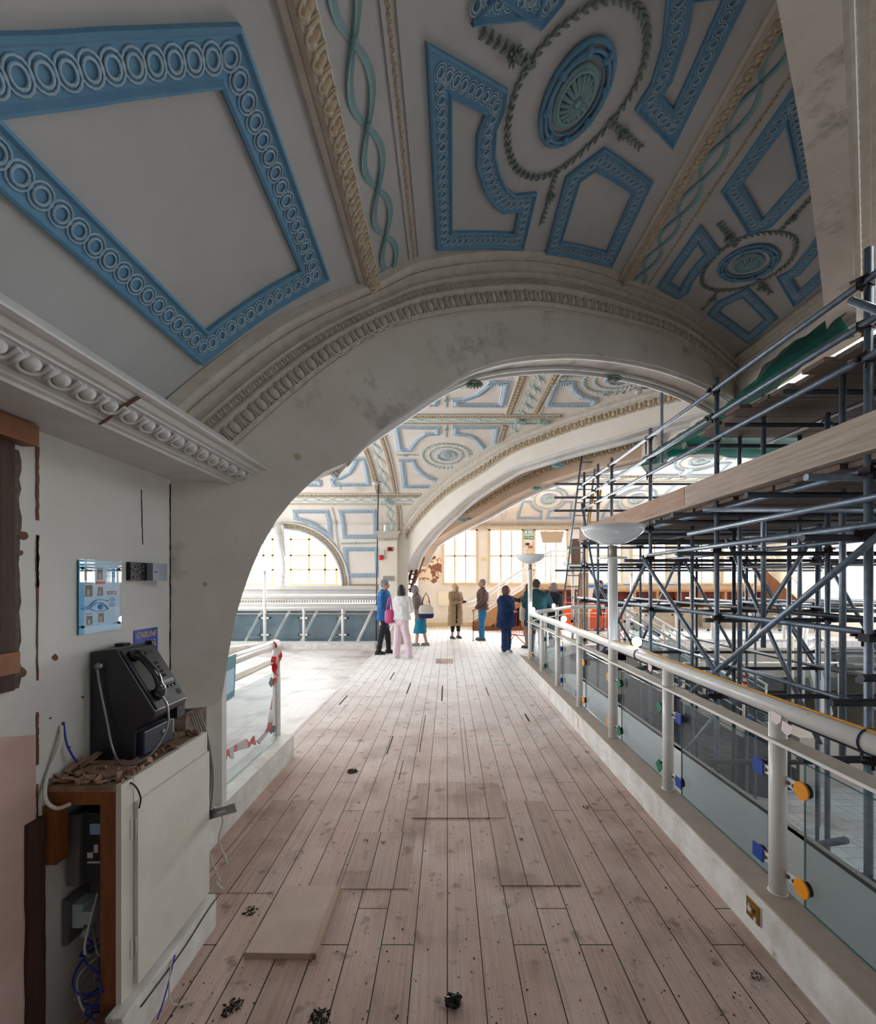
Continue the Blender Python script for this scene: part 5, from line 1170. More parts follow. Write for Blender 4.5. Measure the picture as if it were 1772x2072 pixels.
pb('red_caption',-.022,.024,.052,.064,M['pred'],.0034)
eye=MB(); P_=lambda a,c,t:V(.003+t,a,c)
eye.tube([V(.0036,y,z) for y,z in catmull([(-.095,-.045),(-.06,-.038),(-.03,-.018),(-.0,-.012),(.03,-.018),(.034,-.022)],5)],.0045,6,flat=.2)
eye.tube([V(.0036,y,z) for y,z in catmull([(-.095,-.050),(-.06,-.048),(-.04,-.035),(-.01,-.024),(.015,-.032),(.038,-.055),(.0,-.060),(-.03,-.058),(-.05,-.048),(-.07,-.047)],5)],.0035,6,flat=.2)
eye.lathe([(0,.002),(.011,.002),(.011,0)],18,0,(0,0,0),Matrix.Translation((.003,-.0,-.043))@Matrix.Rotation(PI/2,4,'Y')); eye.build('eye_symbol',M['pblue'],po)
def ptext(s_,y,z,size,m,par=po,t=.0032,sx=1.0,al='CENTER',shear=0): return text('lettering',s_,size,frame((t,y,z),(0,1,0),(0,0,1)),m,par,.0003,al,sx,shear)
for i,s_ in enumerate(('PAYPHONE','OPERATING','INSTRUCTIONS')): ptext(s_,.062,.112-.013*i,.011,M['pblue'],sx=1.0 if i<2 else .8)
ptext('EMERGENCY 112',.062,.018,.0085,M['pred'],sx=.9); ptext('DIAL 999 or 112',.062,.009,.0085,M['pred'],sx=.85)
for i in range(5): ptext(['For help','with this phone','speak to','the operator','Thank you'][i],.062,-.008-.0085*i,.007,M['pblue'])
for y,z in ((-.06,.122),(0,.118),(-.06,.055),(-.058,-.068),(.004,-.060)): ptext('Lift the handset',y,z,.0052,M['pblue'])
g=MB(); g.box(.006,.009,-.108,.108,-.151,.151); g.build('acrylic_cover',glass('acrylic','ffffff'),po)
for y in (-.094,.094):
    for z in (-.118,.116): b=MB(); b.lathe([(0,.014),(.005,.013),(.0055,.006)],10,0,(0,0,0),Matrix.Translation((0,y,z))@Matrix.Rotation(PI/2,4,'Y')); b.build('fixing_screw',M['black'],po)
cb_=thing('control_box','small open control box, exposed circuit on one half and grey lid on the other','control box',(-1.46,2.06,1.75))
b=MB(); b.box(0,.02,-.105,.02,-.042,.042); b.build('circuit_tray',M['black'],cb_)
b=MB()
random.seed(4)
for k in range(22): y=random.uniform(-.1,-.03); z=random.uniform(-.035,.035); b.box(.02,.024+random.random()*.006,y,y+.006,z,z+.004)
b.build('circuit_parts',mat('circuit_bits','6a7078',.4,col2='7a3030',ns=60),cb_,kind='stuff')
b=MB(); b.box(.0,.05,.0,.105,-.042,.042); b.build('lid',mat('grey_box_lid','8c97a3',.4),cb_)
b=MB(); b.box(.05,.0505,.008,.03,-.004,.002); b.build('lid_mark',M['black'],cb_)
cl=thing('taxi_sign','blue CABLINE sign with yellow lettering partly hidden behind the payphone','sign',(-1.458,2.08,1.385))
b=MB(); b.box(0,.003,-.08,.08,-.09,.09); b.build('sign_panel',mat('royal_blue_print','0b2f8f',.35,col2='134ab8',ns=14,nf=.3),cl)
ptext('CABLINE',0,.062,.040,mat('yellow_print','e8b21c',.4),cl,.0035,.88,shear=.25); ptext('22',.048,.015,.046,M['white_mould'],cl,.0035,1.0)
# teal notice on the short balustrade
t=thing('notice_sheet','teal laminated notice with a blank white square hung on the short balustrade','notice',(-1.59,3.13,1.0)); t.rotation_euler=(0,.04,.12)
b=MB(); b.box(0,.003,-.12,.12,-.16,.16); b.build('sheet',mat('teal_print','2a8a94',.4,col2='237884',ns=6),t); b=MB(); b.box(.003,.004,-.08,.09,-.11,.06); b.build('white_square',M['post_w'],t)
# barrier tape on the short balustrade
M['tred']=mat('red_tape','d3222a',.4); M['twhite']=mat('white_tape','e8dada',.4)
def tape(name,pts,w,label,stripe=.09,tw=0):
    P_=catmull(pts,8); b=MB(); d=0; vs=[]
    for i,p in enumerate(P_):
        p=V(*p); q=V(*P_[min(i+1,len(P_)-1)]); r0=V(*P_[max(i-1,0)]); tt=(q-r0).normalized(); a=tw*i*.35; n=V(math.cos(a*.3),math.sin(a*.3),.3*math.sin(i*.25)).cross(tt).normalized()*w/2*(1-.3*abs(math.sin(i*.22)))
        vs+= [p-n,p+n]
    for i in range(len(P_)-1):
        d+=(V(*P_[i+1])-V(*P_[i])).length; b.add([vs[2*i],vs[2*i+1],vs[2*i+3],vs[2*i+2]],[(0,1,2,3)],int(d/stripe)%2)
    o=b.build(name,[M['tred'],M['twhite']]); tag(o,label,'tape'); o.modifiers.new('s','SOLIDIFY').thickness=.001; return o
tape('barrier_tape',[(-1.66,4.06,1.16),(-1.61,4.05,1.10),(-1.62,4.0,.95),(-1.60,4.03,.86),(-1.62,4.0,.7),(-1.63,3.97,.5),(-1.64,3.95,.36),(-1.70,3.85,.26)],.05,'red and white barrier tape hanging down the short balustrade post',.10,1)
tape('barrier_tape',[(-1.75,3.92,.26),(-1.9,3.8,.22),(-1.8,3.6,.27),(-2.0,3.5,.22),(-1.85,3.35,.25),(-2.05,3.2,.2)],.11,'crumpled barrier tape heaped on the floor behind the glass panel',.08,2)
tape('barrier_tape',[(-1.60,4.12,1.05),(-1.58,4.05,.98),(-1.60,3.98,.90),(-1.59,4.02,.83)],.055,'bright red knot of tape tied at the short balustrade handrail',5,3)
t=thing('leaning_frame','white framed glazed panel leaning on the floor behind the short balustrade','frame',(-1.85,2.9,.0)); t.rotation_euler=(0,0,.1)
b=MB()
for a_,c_ in (((0,-.3,.0),(0,.5,.02)),((0,-.3,.5),(0,.15,.5)),((0,-.3,0),(0,-.3,.5)),((0,.5,.02),(0,.15,.5))): b.bar(a_,c_,.06,.05)
b.build('frame_bars',M['paint_white'],t); g=MB(); g.prism([(-.3,0),(.5,.02),(.15,.5),(-.3,.5)],lambda a,c,t_:V(t_,a,c),-.003,.003); norm(g.build('pane',M['glass'],t))
# ---------------------------------------------------------------- floor details
b=MB(); b.box(-.16,.16,-.215,.215,0,.026); hb=b.build('hatch_board',mat('dusty_pine_hatch','cdb9ac',.75,col2='b9a294',ns=6,nf=.5,stain='5f4f48',sscale=9,sthr=.66),None,(-.752,2.155,.001)); tag(hb,'loose rectangular wooden hatch board lying on the floorboards','board'); hb.rotation_euler=(0,0,-.015)
b=MB(); b.box(.14,.162,-.217,.217,.0,.030); b.box(-.162,.162,-.217,-.200,.0,.024); b.build('edge_strip',mat('dusty_edge','b39a86',.8),hb)
for (x0,x1,y0,y1) in ((-.255,.42,3.09,3.62),(.30,.745,2.405,3.33),(-.60,-.22,2.38,2.92),(-.25,.12,9.0,9.5),(-1.35,-.95,2.35,3.35)):
    b=MB(); b.box(x0,x1,y0,y1,0,.004+.0015*x1+.003*(y0>3)); o=b.build('floor_patch',M['patch'],floor)
random.seed(12)
for (x,y,L,w_) in ((-.60,4.5,.5,.012),(-.08,6.6,.9,.02),(-.62,6.9,.7,.02),(.62,6.7,.5,.015),(1.0,5.4,.3,.02),(-.28,4.9,1.2,.008),(-.42,3.9,.4,.006),(.2,4.6,1.6,.004),(-1.5,6.2,.5,.02),(-1.0,7.8,.6,.02)):
    b=MB(); b.box(x-w_/2,x+w_/2,y-L/2,y+L/2,0,.0015); b.build('board_gap',M['dark'],floor)
def clump(name,x,y,r,n,m,label,cat='debris',flat=.35,seed=1):
    random.seed(seed); b=MB()
    for k in range(n):
        a=random.uniform(0,6.28); d=r*random.random()**.6; s_=r*random.uniform(.06,.16); R=Matrix.Translation((d*math.cos(a),d*math.sin(a),s_*.3+r*flat*(1-d/r)*random.random()))@Matrix.Rotation(random.uniform(0,6),4,(random.random(),random.random(),.4)); b.box(-s_,s_,-s_*.5,s_*.5,-s_*.3,s_*.3,0,R)
    o=b.build(name,m,None,(x,y,0)); tag(o,label,cat); return o
M['grit']=mat('black_grit','16130f',.9,col2='3a332c',ns=30)
clump('grit_pile',-.853,3.86,.05,90,M['grit'],'ring of black grit on the boards ahead of the short kerb','grit',.1,2)
clump('grit_pile',-.50,1.68,.04,90,M['grit'],'black grit scatter on the boards nearest the lens, below the hatch board','grit',.08,3)
clump('grit_pile',-1.02,2.22,.035,50,M['grit'],'small black grit scatter between the hatch board and the cabinet plinth','grit',.08,4)
clump('grit_pile',-.86,1.72,.04,60,M['grit'],'black grit scatter beside the cabinet foot','grit',.08,5)
for i,(x,y,lab) in enumerate(((.49,2.83,'on the patched boards'),(-.42,2.80,'on the middle of the floor, first of a close pair'),(-.54,2.82,'on the middle of the floor, second of a close pair'),(1.33,1.86,'at the foot of the kerb past the brass socket'),(1.40,4.3,'hard against the kerb'),(1.05,3.25,'among the boards near the second railing post'))):
    clump('dirt_tuft',x,y,.028,26,mat('dirt_%d'%i,'3a3028',.9) if i==0 else bpy.data.materials['dirt_0'],'small brown dirt tuft '+lab,'dirt',.5,30+i)
random.seed(77); b=MB(); import bmesh
bm=bmesh.new(); bmesh.ops.create_icosphere(bm,subdivisions=3,radius=.026)
for v in bm.verts: v.co*=1+.55*noise.noise(v.co*70)+.2*noise.noise(v.co*160); v.co.x*=1.25; v.co.z*=.8
me=bpy.data.meshes.new('crumpled_foil'); bm.to_mesh(me); bm.free(); me.materials.append(mat('crumpled_dark_foil','3b3d3e',.25,.9,col2='141416',ns=50)); o=bpy.data.objects.new('crumpled_foil',me); COL.objects.link(o); o.location=(.026,1.73,.018); tag(o,'crumpled dark foil wrapper lying alone on the nearest floorboards','wrapper')
# brass socket in the kerb
t=thing('wall_socket','brass plug socket with white pin holes set in the kerb face','socket',(1.4745,2.068,.122))
b=MB(); b.box(-.004,0,-.048,.048,-.046,.046); b.build('backing_rim',M['kerb'],t)
b=MB(); b.box(-.010,-.004,-.043,.040,-.043,.043); b.build('face_plate',mat('aged_brass','a67a22',.35,.6,col2='7d5a18',ns=14),t)
b=MB(); b.box(-.012,-.010,.004,.032,-.018,.004); b.box(-.012,-.010,.012,.024,.004,.018); b.build('pin_panel',M['white_mould'],t); b=MB(); b.box(-.0125,-.012,.016,.021,.006,.014); b.box(-.0125,-.012,.006,.012,-.014,-.009); b.box(-.0125,-.012,.024,.030,-.014,-.009); b.build('pin_hole',M['black'],t)
b=MB(); b.box(-.018,-.010,-.014,-.006,-.002,.014); b.build('switch',M['steel'],t); b=MB(); b.box(-.013,-.010,-.03,-.014,-.04,-.018); b.build('plaster_smear',M['white_mould'],t)
t=thing('wall_socket','small distant plug socket low in the gallery kerb','socket',(-3.36,10.95,.08)); b=MB(); b.box(-.06,.06,-.008,0,-.045,.045); b.build('face_plate',M['cream_wall'],t)
t=thing('wall_socket','small pale socket in the kerb face near the fifth railing post','socket',(1.4745,4.9,.11)); b=MB(); b.box(-.006,0,-.05,.05,-.045,.045); b.build('face_plate',M['cream_wall'],t)
# cable and lights along the handrail
b=MB(); b.tube([(1.59+.012*math.sin(y*2.3),y,1.146) for y in frange(-.5,8.2,60)],.0035,6); b.tube([(1.575,y,1.145) for y in frange(-.5,5.5,40)],.003,6)
o=b.build('extension_lead',mat('yellow_cable','d99a10',.5)); tag(o,'yellow cable running along the top of the nearest handrail','cable')
for i,(y,ang) in enumerate(((1.62,0),(4.16-.6,0))): 
    b=MB(); b.tube([(1.59+math.cos(a)*.047,y,1.10+math.sin(a)*.047) for a in frange(0,2*PI,20)],.004,6); o=b.build('cable_tie',mat('navy_tie_%d'%i,'1a2a4a',.4)); tag(o,'dark cable tie round the handrail '+('nearest the lens' if i==0 else 'by the brightest festoon bulb'),'cable tie')
def bulb(x,y,z,label):
    t=thing('festoon_bulb',label,'light bulb',(x,y,z)); b=MB(); b.ell((0,0,0),(.038,.038,.042),14,10); b.build('glass_globe',M['bulb'],t); b=MB(); b.tube([(0,0,-.055),(0,0,-.028)],.016,8); b.build('bulb_holder',mat('orange_holder','e07a3a',.5) if 'orange_holder' not in bpy.data.materials else bpy.data.materials['orange_holder'],t)
    l=bpy.data.lights.new('bulb_light','POINT'); l.energy=2.0; l.color=(.85,.94,1); l.shadow_soft_size=.03; o=bpy.data.objects.new('bulb_light',l); COL.objects.link(o); o.location=(x,y,z); return t
bulb(1.62,3.68,1.19,'lit bulb on the handrail beside the tallest dish uplighter')
bulb(1.61,5.95,1.19,'lit bulb on the handrail midway along the long balustrade')
bulb(1.62,8.15,1.18,'lit bulb at the corner post of the balustrade')
bulb(2.36,9.55,1.18,'lit bulb on the angled balustrade before the bobbed woman')
bulb(6.14,12.42,1.15,'lit bulb on the distant balustrade across the well seen through the scaffold')
# peeling masking tape scraps
for i,(y,z,dx) in enumerate(((2.02,1.06,.0),(1.93,1.04,.02),(3.28,1.045,0))):
    b=MB(); b.prism([(-.03,.02),(.03,.03),(.035,-.015),(.0,-.03),(-.025,-.01)],lambda a,c,t_:V(t_+.02*c,a,c),0,.001); o=norm(b.build('tape_scrap',M['twhite'],None,(1.545-dx,y,z))); tag(o,'peeling scrap of masking tape under the handrail, '+['first from the near post','second from the near post','by the third post'][i],'tape')

random.seed(50); b=MB()
for k in range(1100):
    y=1.2+random.random()**1.4*7; x=random.uniform(-1.3,1.42); s_=random.uniform(.0010,.0028)
    R=Matrix.Translation((x,y,s_*.5))@Matrix.Rotation(random.uniform(0,6),4,(0,0,1)); b.box(-s_*1.5,s_*1.5,-s_,s_,-s_*.5,s_*.5,0,R)
tag(b.build('floor_debris',mat('brown_crumbs','4a3d34',.9,col2='241d18',ns=60)),'tiny dark crumbs scattered all over the floorboards','crumbs',kind='stuff')
# ---------------------------------------------------------------- people
SKIN=mat('skin','c99a84',.55,col2='bd8b76',ns=30)
def cloth(name,c,c2=None,r=.85): return mat(name,c,r,col2=c2,ns=9,nf=.6,bump=.25,bs=14) if c2 else mat(name,c,r)
FOLD=bpy.data.textures.new('folds','CLOUDS'); FOLD.noise_scale=.11
def skinmesh(mb,name,m,root,vox,disp=0,sm=2,lab=None):
    o=norm(mb.build(name,m,root)) if False else mb.build(name,m,root)
    r=o.modifiers.new('join','REMESH'); r.mode='VOXEL'; r.voxel_size=vox; r.use_smooth_shade=True
    if sm: s_=o.modifiers.new('smooth','SMOOTH'); s_.iterations=sm; s_.factor=.6
    if disp: d=o.modifiers.new('folds','DISPLACE'); d.texture=FOLD; d.strength=disp; d.mid_level=.5; d.texture_coords='LOCAL'
    if lab: o['label']=lab
    return o
def limb(mb,pts,rad,n=12,flat=1.0):
    # closed tapered limb with rounded ends
    P_=[V(*p) for p in pts]; a=(P_[0]-P_[1]).normalized(); c=(P_[-1]-P_[-2]).normalized()
    pp=[P_[0]+a*rad[0]*.8,P_[0]+a*rad[0]*.45]+P_+[P_[-1]+c*rad[-1]*.45,P_[-1]+c*rad[-1]*.8]; rr=[rad[0]*.3,rad[0]*.8]+list(rad)+[rad[-1]*.8,rad[-1]*.3]
    mb.tube(pp,rr,n,flat=flat)
def loft(mb,secs,n=18):
    # secs: (z, cx, cy, rx(depth), ry(width)) closed solid
    vs=[];fs=[]
    for z,cx,cy,rx,ry in secs:
        for k in range(n):
            a=2*PI*k/n; ca,sa=math.cos(a),math.sin(a); vs.append(V(cx+rx*math.copysign(abs(ca)**.85,ca),cy+ry*math.copysign(abs(sa)**.85,sa),z))
    m=len(secs)
    for i in range(m-1):
        for k in range(n): l=(k+1)%n; fs.append((i*n+k,i*n+l,(i+1)*n+l,(i+1)*n+k))
    fs.append(tuple(range(n))[::-1]); fs.append(tuple(range((m-1)*n,m*n))); mb.add(vs,fs,0,True)
def hand(mb,w,d,side,curl=.5):
    # w wrist, d direction of the hand; palm with four unequal fingers and a thumb
    w=V(*w); d=V(*d).normalized(); up=V(0,0,1) if abs(d.z)<.8 else V(1,0,0); s_=d.cross(up).normalized(); u=s_.cross(d)
    limb(mb,[w,w+d*.045,w+d*.085],[.022,.034,.036],10,flat=.5)
    for k,(L,o) in enumerate(((.068,-.027),(.078,-.009),(.074,.009),(.058,.026))):
        b0=w+d*.085+s_*o; d1=(d-u*curl*.5).normalized(); d2=(d-u*curl*1.5).normalized(); limb(mb,[b0-d*.01,b0+d1*L*.5,b0+d1*L*.5+d2*L*.5],[.0095,.0088,.0075],7)
    t0=w+d*.03-s_*.03*side; limb(mb,[t0,t0+(d*.7-s_*.8*side).normalized()*.035,t0+(d*.7-s_*.8*side).normalized()*.035+d*.03],[.012,.011,.009],7)
def person(label,x,y,face,Ht,fem=False,arms=None,legs=(.08,-.08),lstep=(0,0),head=0,nod=0,hair=None,hairstyle='short',top=None,tops='jacket',bottom=None,bots='trousers',shoe='1a1a1c',lean=0,bare_calf=False,hem=None,extra=None,glasses=False,sleeve=1.0,skin=None,wide=1.0):
    # built at 1.75 m then scaled; local +X is the way the chest faces
    t=thing('person',label,'person',(x,y,0),face); s=Ht/1.75; t.scale=(s,s,s); sk=skin or SKIN
    wide*=1.08; sh=.185*wide if not fem else .165*wide; rx=.115*wide; lx=lambda z: lean*(z-.9)
    b=MB(); hz=1.63; hx=lx(1.6)+.02
    # torso under the clothes, neck, head with face, limbs, hands: one body
    loft(b,[(.86,lx(.86),0,.10,.15),(.98,lx(.98),0,.105,.165),(1.12,lx(1.1),0,.09,.13),(1.28,lx(1.28),0,.11,.155),(1.40,lx(1.4),0,.10,.17),(1.46,lx(1.46),0,.07,.12),(1.49,lx(1.49),0,.055,.06)])
    limb(b,[(lx(1.46),0,1.44),(hx-.01,0,1.56)],[.056,.052])
    hm=Matrix.Translation((hx,0,hz))@Matrix.Rotation(head,4,'Z')@Matrix.Rotation(nod,4,'Y')
    he=MB(); he.ell((0,0,.012),(.095,.074,.108),16,12); he.ell((.025,0,-.05),(.066,.056,.066),12,8); he.ell((.052,0,-.088),(.030,.028,.024),8,6)
    he.tube([(.088,0,.02),(.104,0,-.012),(.112,0,-.026),(.094,0,-.036)],[.008,.011,.014,.010],8); he.ell((.082,.018,-.030),(.018,.016,.014),6,5); he.ell((.082,-.018,-.030),(.018,.016,.014),6,5)
    he.ell((.086,0,-.058),(.013,.024,.006),8,5); he.ell((.083,0,-.066),(.013,.02,.006),8,5); he.ell((.080,0,.034),(.017,.048,.010),8,5)
    for sg in (-1,1): he.ell((-.004,sg*.076,-.008),(.018,.010,.030),8,6)
    b.add([hm@V(*v) for v in he.v],he.f,0,True)
    hip=.935; A=arms or (((.02,.25,1.16),(.06,.24,.90)),((.02,-.25,1.16),(.06,-.24,.90)))
    for i,sg in enumerate((1,-1)):
        S_=(lx(1.43),sg*sh,1.42); E_,W_=A[i]; limb(b,[S_,E_,W_],[.048,.038,.026]); d=V(*W_)-V(*E_); hand(b,W_,d,sg)
        fx=lstep[i]; fy=sg*.09 if legs is None else legs[i]
        limb(b,[(0,sg*.085,hip-.02),(fx*.5+.015,(sg*.085+fy)/2,.50),(fx,fy,.10)],[.088,.056,.038]); limb(b,[(fx-.03,fy,.05),(fx+.09,fy,.035)],[.035,.028])
    body=skinmesh(b,'body',sk,t,.0085,0,1)
    # eyes
    e=MB()
    for sg in (-1,1): c=hm@V(.084,sg*.030,.014); e.ell(c,(.008,.009,.006),8,6)
    e.build('eyes',M['black'],t)
    # clothes
    tm=top; c=MB(); fl=0
    L0={'jacket':.86,'long':.50,'coat':.50,'polo':.92,'jumper':.92}[tops] if hem is None else hem
    big={'jacket':.028,'long':.035,'coat':.04,'polo':.016,'jumper':.032}[tops]
    secs=[]
    for z,r1,r2 in ((L0,.125 if L0<.7 else .12,.20 if L0<.7 else .185),(L0+.04,.128,.20 if L0<.7 else .19),(.98,.115,.178),(1.12,.105,.155 if not fem else .15),(1.28,.118,.17),(1.38,.11,.182),(1.45,.085,.14),(1.50,.058,.07)):
        if z<L0: continue
        secs.append((z,lx(z),0,(r1+big)*wide**.5,(r2+big)*wide))
    secs=sorted(set(secs)); 
    if tops=='jumper': secs[0]=(secs[0][0],secs[0][1],0,secs[0][3]*.88,secs[0][4]*.88)
    loft(c,secs,22)
    for i,sg in enumerate((1,-1)):
        S_=V(lx(1.43),sg*(sh-.01),1.43); E_,W_=V(*A[i][0]),V(*A[i][1]); W2=E_+(W_-E_)*.93
        if sleeve<1: W2=E_; E_=S_+(E_-S_)*.9; limb(c,[S_,E_],[.07,.062])
        else: limb(c,[S_,(S_+E_)/2,E_,(E_+W2)/2,W2],[.066+big*.5,.062+big*.4,.056+big*.3,.050+big*.2,.042+big*.2])
    skinmesh(c,{'jacket':'jacket','long':'coat','coat':'coat','polo':'polo_shirt','jumper':'jumper'}[tops],tm,t,.012,.035,2)
    # collar
    co=MB(); co.tube([(lx(1.5)+.072*math.cos(a),.07*math.sin(a),1.50-.02*math.cos(a)) for a in frange(.3,2*PI-.3,14)],.018,8,flat=1.4); co.build('collar',tm,t)
    if bots=='trousers' or bots=='wide':
        c=MB(); loft(c,[(.80,0,0,.11,.155),(.90,0,0,.125,.178),(1.0,0,0,.118,.168),(1.06,0,0,.105,.15)])
        wd=1.0 if bots=='trousers' else 1.45; end=.07 if not bare_calf else .24
        for i,sg in enumerate((1,-1)):
            fx=lstep[i]; fy=legs[i]; k=V(fx*.5+.015,(sg*.085+fy)/2,.50); f=V(fx,fy,.10); f2=k+(f-k)*((.50-end)/.40)
            limb(c,[(0,sg*.085,.88),(.005,sg*.088,.72),k,(k+f2)/2,f2],[.108,.096,.074*wd**.6,.066*wd,.058*wd])
        skinmesh(c,'trousers',bottom,t,.012,.03,2)
    elif bots=='skirt':
        c=MB(); loft(c,[(.38,0,0,.19,.235),(.42,0,0,.185,.23),(.7,0,0,.155,.205),(.95,0,0,.125,.175),(1.04,0,0,.10,.15)],22); skinmesh(c,'skirt',bottom,t,.012,.045,2)
    sm=mat('shoe_%s'%shoe,shoe,.45) if 'shoe_%s'%shoe not in bpy.data.materials else bpy.data.materials['shoe_%s'%shoe]
    for i,sg in enumerate((1,-1)):
        fx=lstep[i]; fy=legs[i]; c=MB(); limb(c,[(fx-.055,fy,.05),(fx+.03,fy,.048),(fx+.13,fy,.034)],[.046,.047,.034],12); c.box(fx-.10,fx+.165,fy-.042,fy+.042,0,.018); skinmesh(c,'shoe',sm,t,.010,0,1)
    # hair
    if hair:
        h=MB(); hmv=lambda L: [hm@V(*v) for v in L]
        q=MB(); q.ell((-.020,0,.037),(.102,.090,.100),16,10)
        if hairstyle=='bob':
            q.ell((-.038,0,-.03),(.088,.105,.10),14,8)
            for sg in (-1,1): q.ell((.008,sg*.086,-.035),(.06,.030,.095),10,8)
        if hairstyle=='long':
            q.ell((-.04,0,-.05),(.072,.09,.13),14,8); q.ell((-.05,0,-.14),(.05,.085,.10),12,8)
            for sg in (-1,1): q.ell((.005,sg*.078,-.07),(.05,.026,.15),10,8)
        if hairstyle=='short': q.ell((-.03,0,-.01),(.078,.078,.075),12,8)
        h.add(hmv(q.v),q.f,0,True); o=skinmesh(h,'hair',hair,t,.009,.022,1)
    if glasses:
        g=MB()
        for sg in (-1,1): g.tube([hm@V(.097,sg*.032+.022*math.cos(a),.012+.016*math.sin(a)) for a in frange(0,2*PI,12)],.0025,5); g.tube([hm@V(.095,sg*.054,.014),hm@V(0,sg*.080,.012)],.0025,5)
        g.tube([hm@V(.099,-.010,.014),hm@V(.099,.010,.014)],.0025,5); g.build('glasses',M['black'],t)
    if extra: extra(t,lx)
    return t,s
HG=mat('grey_hair','8f9092',.8,col2='6c6d70',ns=40); HB=mat('black_hair','141114',.6,col2='221c20',ns=40); HBR=mat('brown_hair','4a342c',.75,col2='6a4c3c',ns=40); HBL=mat('dark_blonde_hair','b5a284',.7,col2='d0c2a6',ns=40); HD=mat('dark_cropped_hair','3a3230',.8)
CB=cloth('bright_blue_jacket','0e5c96','0b4c82'); CN=cloth('dark_navy_cloth','1b1d2a','14151e'); CW=cloth('white_jumper_knit','dedfe0','cfd0d2'); CP=cloth('pale_pink_cloth','e2cdd6','d6bec9'); CT=cloth('taupe_jacket','7d6e66','6e6058'); CS=cloth('teal_skirt','167f9e','12708e')
CTR=cloth('beige_trench','a78d6c','97805f'); CBR=cloth('brown_leather','5d4237','4c352c',.5); CJ=cloth('bright_denim','2379a8','1b6a98'); CNV=cloth('deep_blue_coat','122f63','0e2651'); CNW=cloth('navy_trousers','16345f','112a50'); CGR=cloth('dark_green_coat','12454a','0e383e'); CK=cloth('black_cloth','16181d','101116'); CGY=cloth('grey_brown_trousers','8d8178','7c7168')
# 1 man in blue, faces +X
def ex1(t,lx):
    b=MB(); b.tube([(.09+lx(1.5),.03,1.49),(.10+lx(1.4),.015,1.38),(.135,.0,1.25)],.018,6,flat=.5); b.build('shirt_front',mat('striped_shirt','cdd6e0',.7),t)
person('man in a bright blue jacket with grey hair and glasses, standing side on',-1.50,10.20,.05,1.75,arms=(((.04,.27,1.14),(.27,.17,1.10)),((-.02,-.26,1.14),(.24,-.15,1.08))),legs=(.09,-.10),lstep=(.10,-.12),hair=HG,glasses=True,top=CB,tops='jacket',hem=.80,bottom=CN,shoe='15181c',head=-.15,nod=.18,extra=ex1,wide=1.22)
# 2 woman in white jumper seen from behind
person('woman with black hair in a white jumper and pale pink trousers, seen from behind',-1.03,9.62,1.25,1.63,True,arms=(((.0,.24,1.15),(.2,.10,1.12)),((.0,-.27,1.15),(.23,-.16,1.13))),legs=(.12,-.20),lstep=(-.03,.02),hair=HB,hairstyle='long',top=CW,tops='jumper',bottom=CP,bots='wide',shoe='c9d4d8',head=.1,nod=.15,wide=1.05)
# pink bag on her shoulder
def bag(name,label,x,y,z,w,h,d,m,strap,rz=0,m2=None,sh=.42):
    t=thing(name,label,'bag',(x,y,z),rz); b=MB(); loft(b,[(0,0,0,d*.42,w*.40),(h*.1,0,0,d*.5,w*.48),(h*.55,0,0,d*.46,w*.5),(h,0,0,d*.30,w*.46)],20); o=b.build('bag_body',m,t); o.modifiers.new('sub','SUBSURF').levels=1
    if m2: b=MB(); loft(b,[(-.004,0,0,d*.44,w*.42),(h*.1,0,0,d*.52,w*.50),(h*.32,0,0,d*.53,w*.52)],20); b.build('bag_base',m2,t)
    for sx in (-1,1): b=MB(); b.tube([(sx*d*.2,-w*.28,h*.95),(sx*d*.15,-w*.16,h+sh*.6),(sx*.02,0,h+sh),(sx*d*.15,w*.16,h+sh*.6),(sx*d*.2,w*.28,h*.95)],.012,6,flat=.4); b.build('strap',strap,t)
    return t
M['pinkbag']=cloth('pink_leather','b83f74','a53568',.5)
bag('shoulder_bag','deep pink shoulder bag hanging at the white jumper woman\'s side',-1.29,9.60,.78,.24,.32,.15,M['pinkbag'],M['pinkbag'],1.3,sh=.28)
# 3 woman in taupe jacket, faces -X
person('woman in a taupe jacket and teal skirt with grey hair, stooping over her hands',-.72,11.5,PI-.15,1.60,True,arms=(((.10,.22,1.14),(.30,.08,1.12)),((.08,-.22,1.14),(.30,-.06,1.12))),legs=(.07,-.07),lstep=(.10,-.16),hair=HG,hairstyle='bob',top=CT,tops='jacket',hem=.78,bottom=CS,bots='skirt',shoe='7c7f84',head=.0,nod=.35,lean=.22)
bag('tote_bag','cream canvas tote with navy base carried by the taupe jacket woman',-.56,11.26,.76,.40,.36,.16,cloth('cream_canvas','d8d2c6','cbc4b6'),CNW,1.57,CNV,sh=.30)

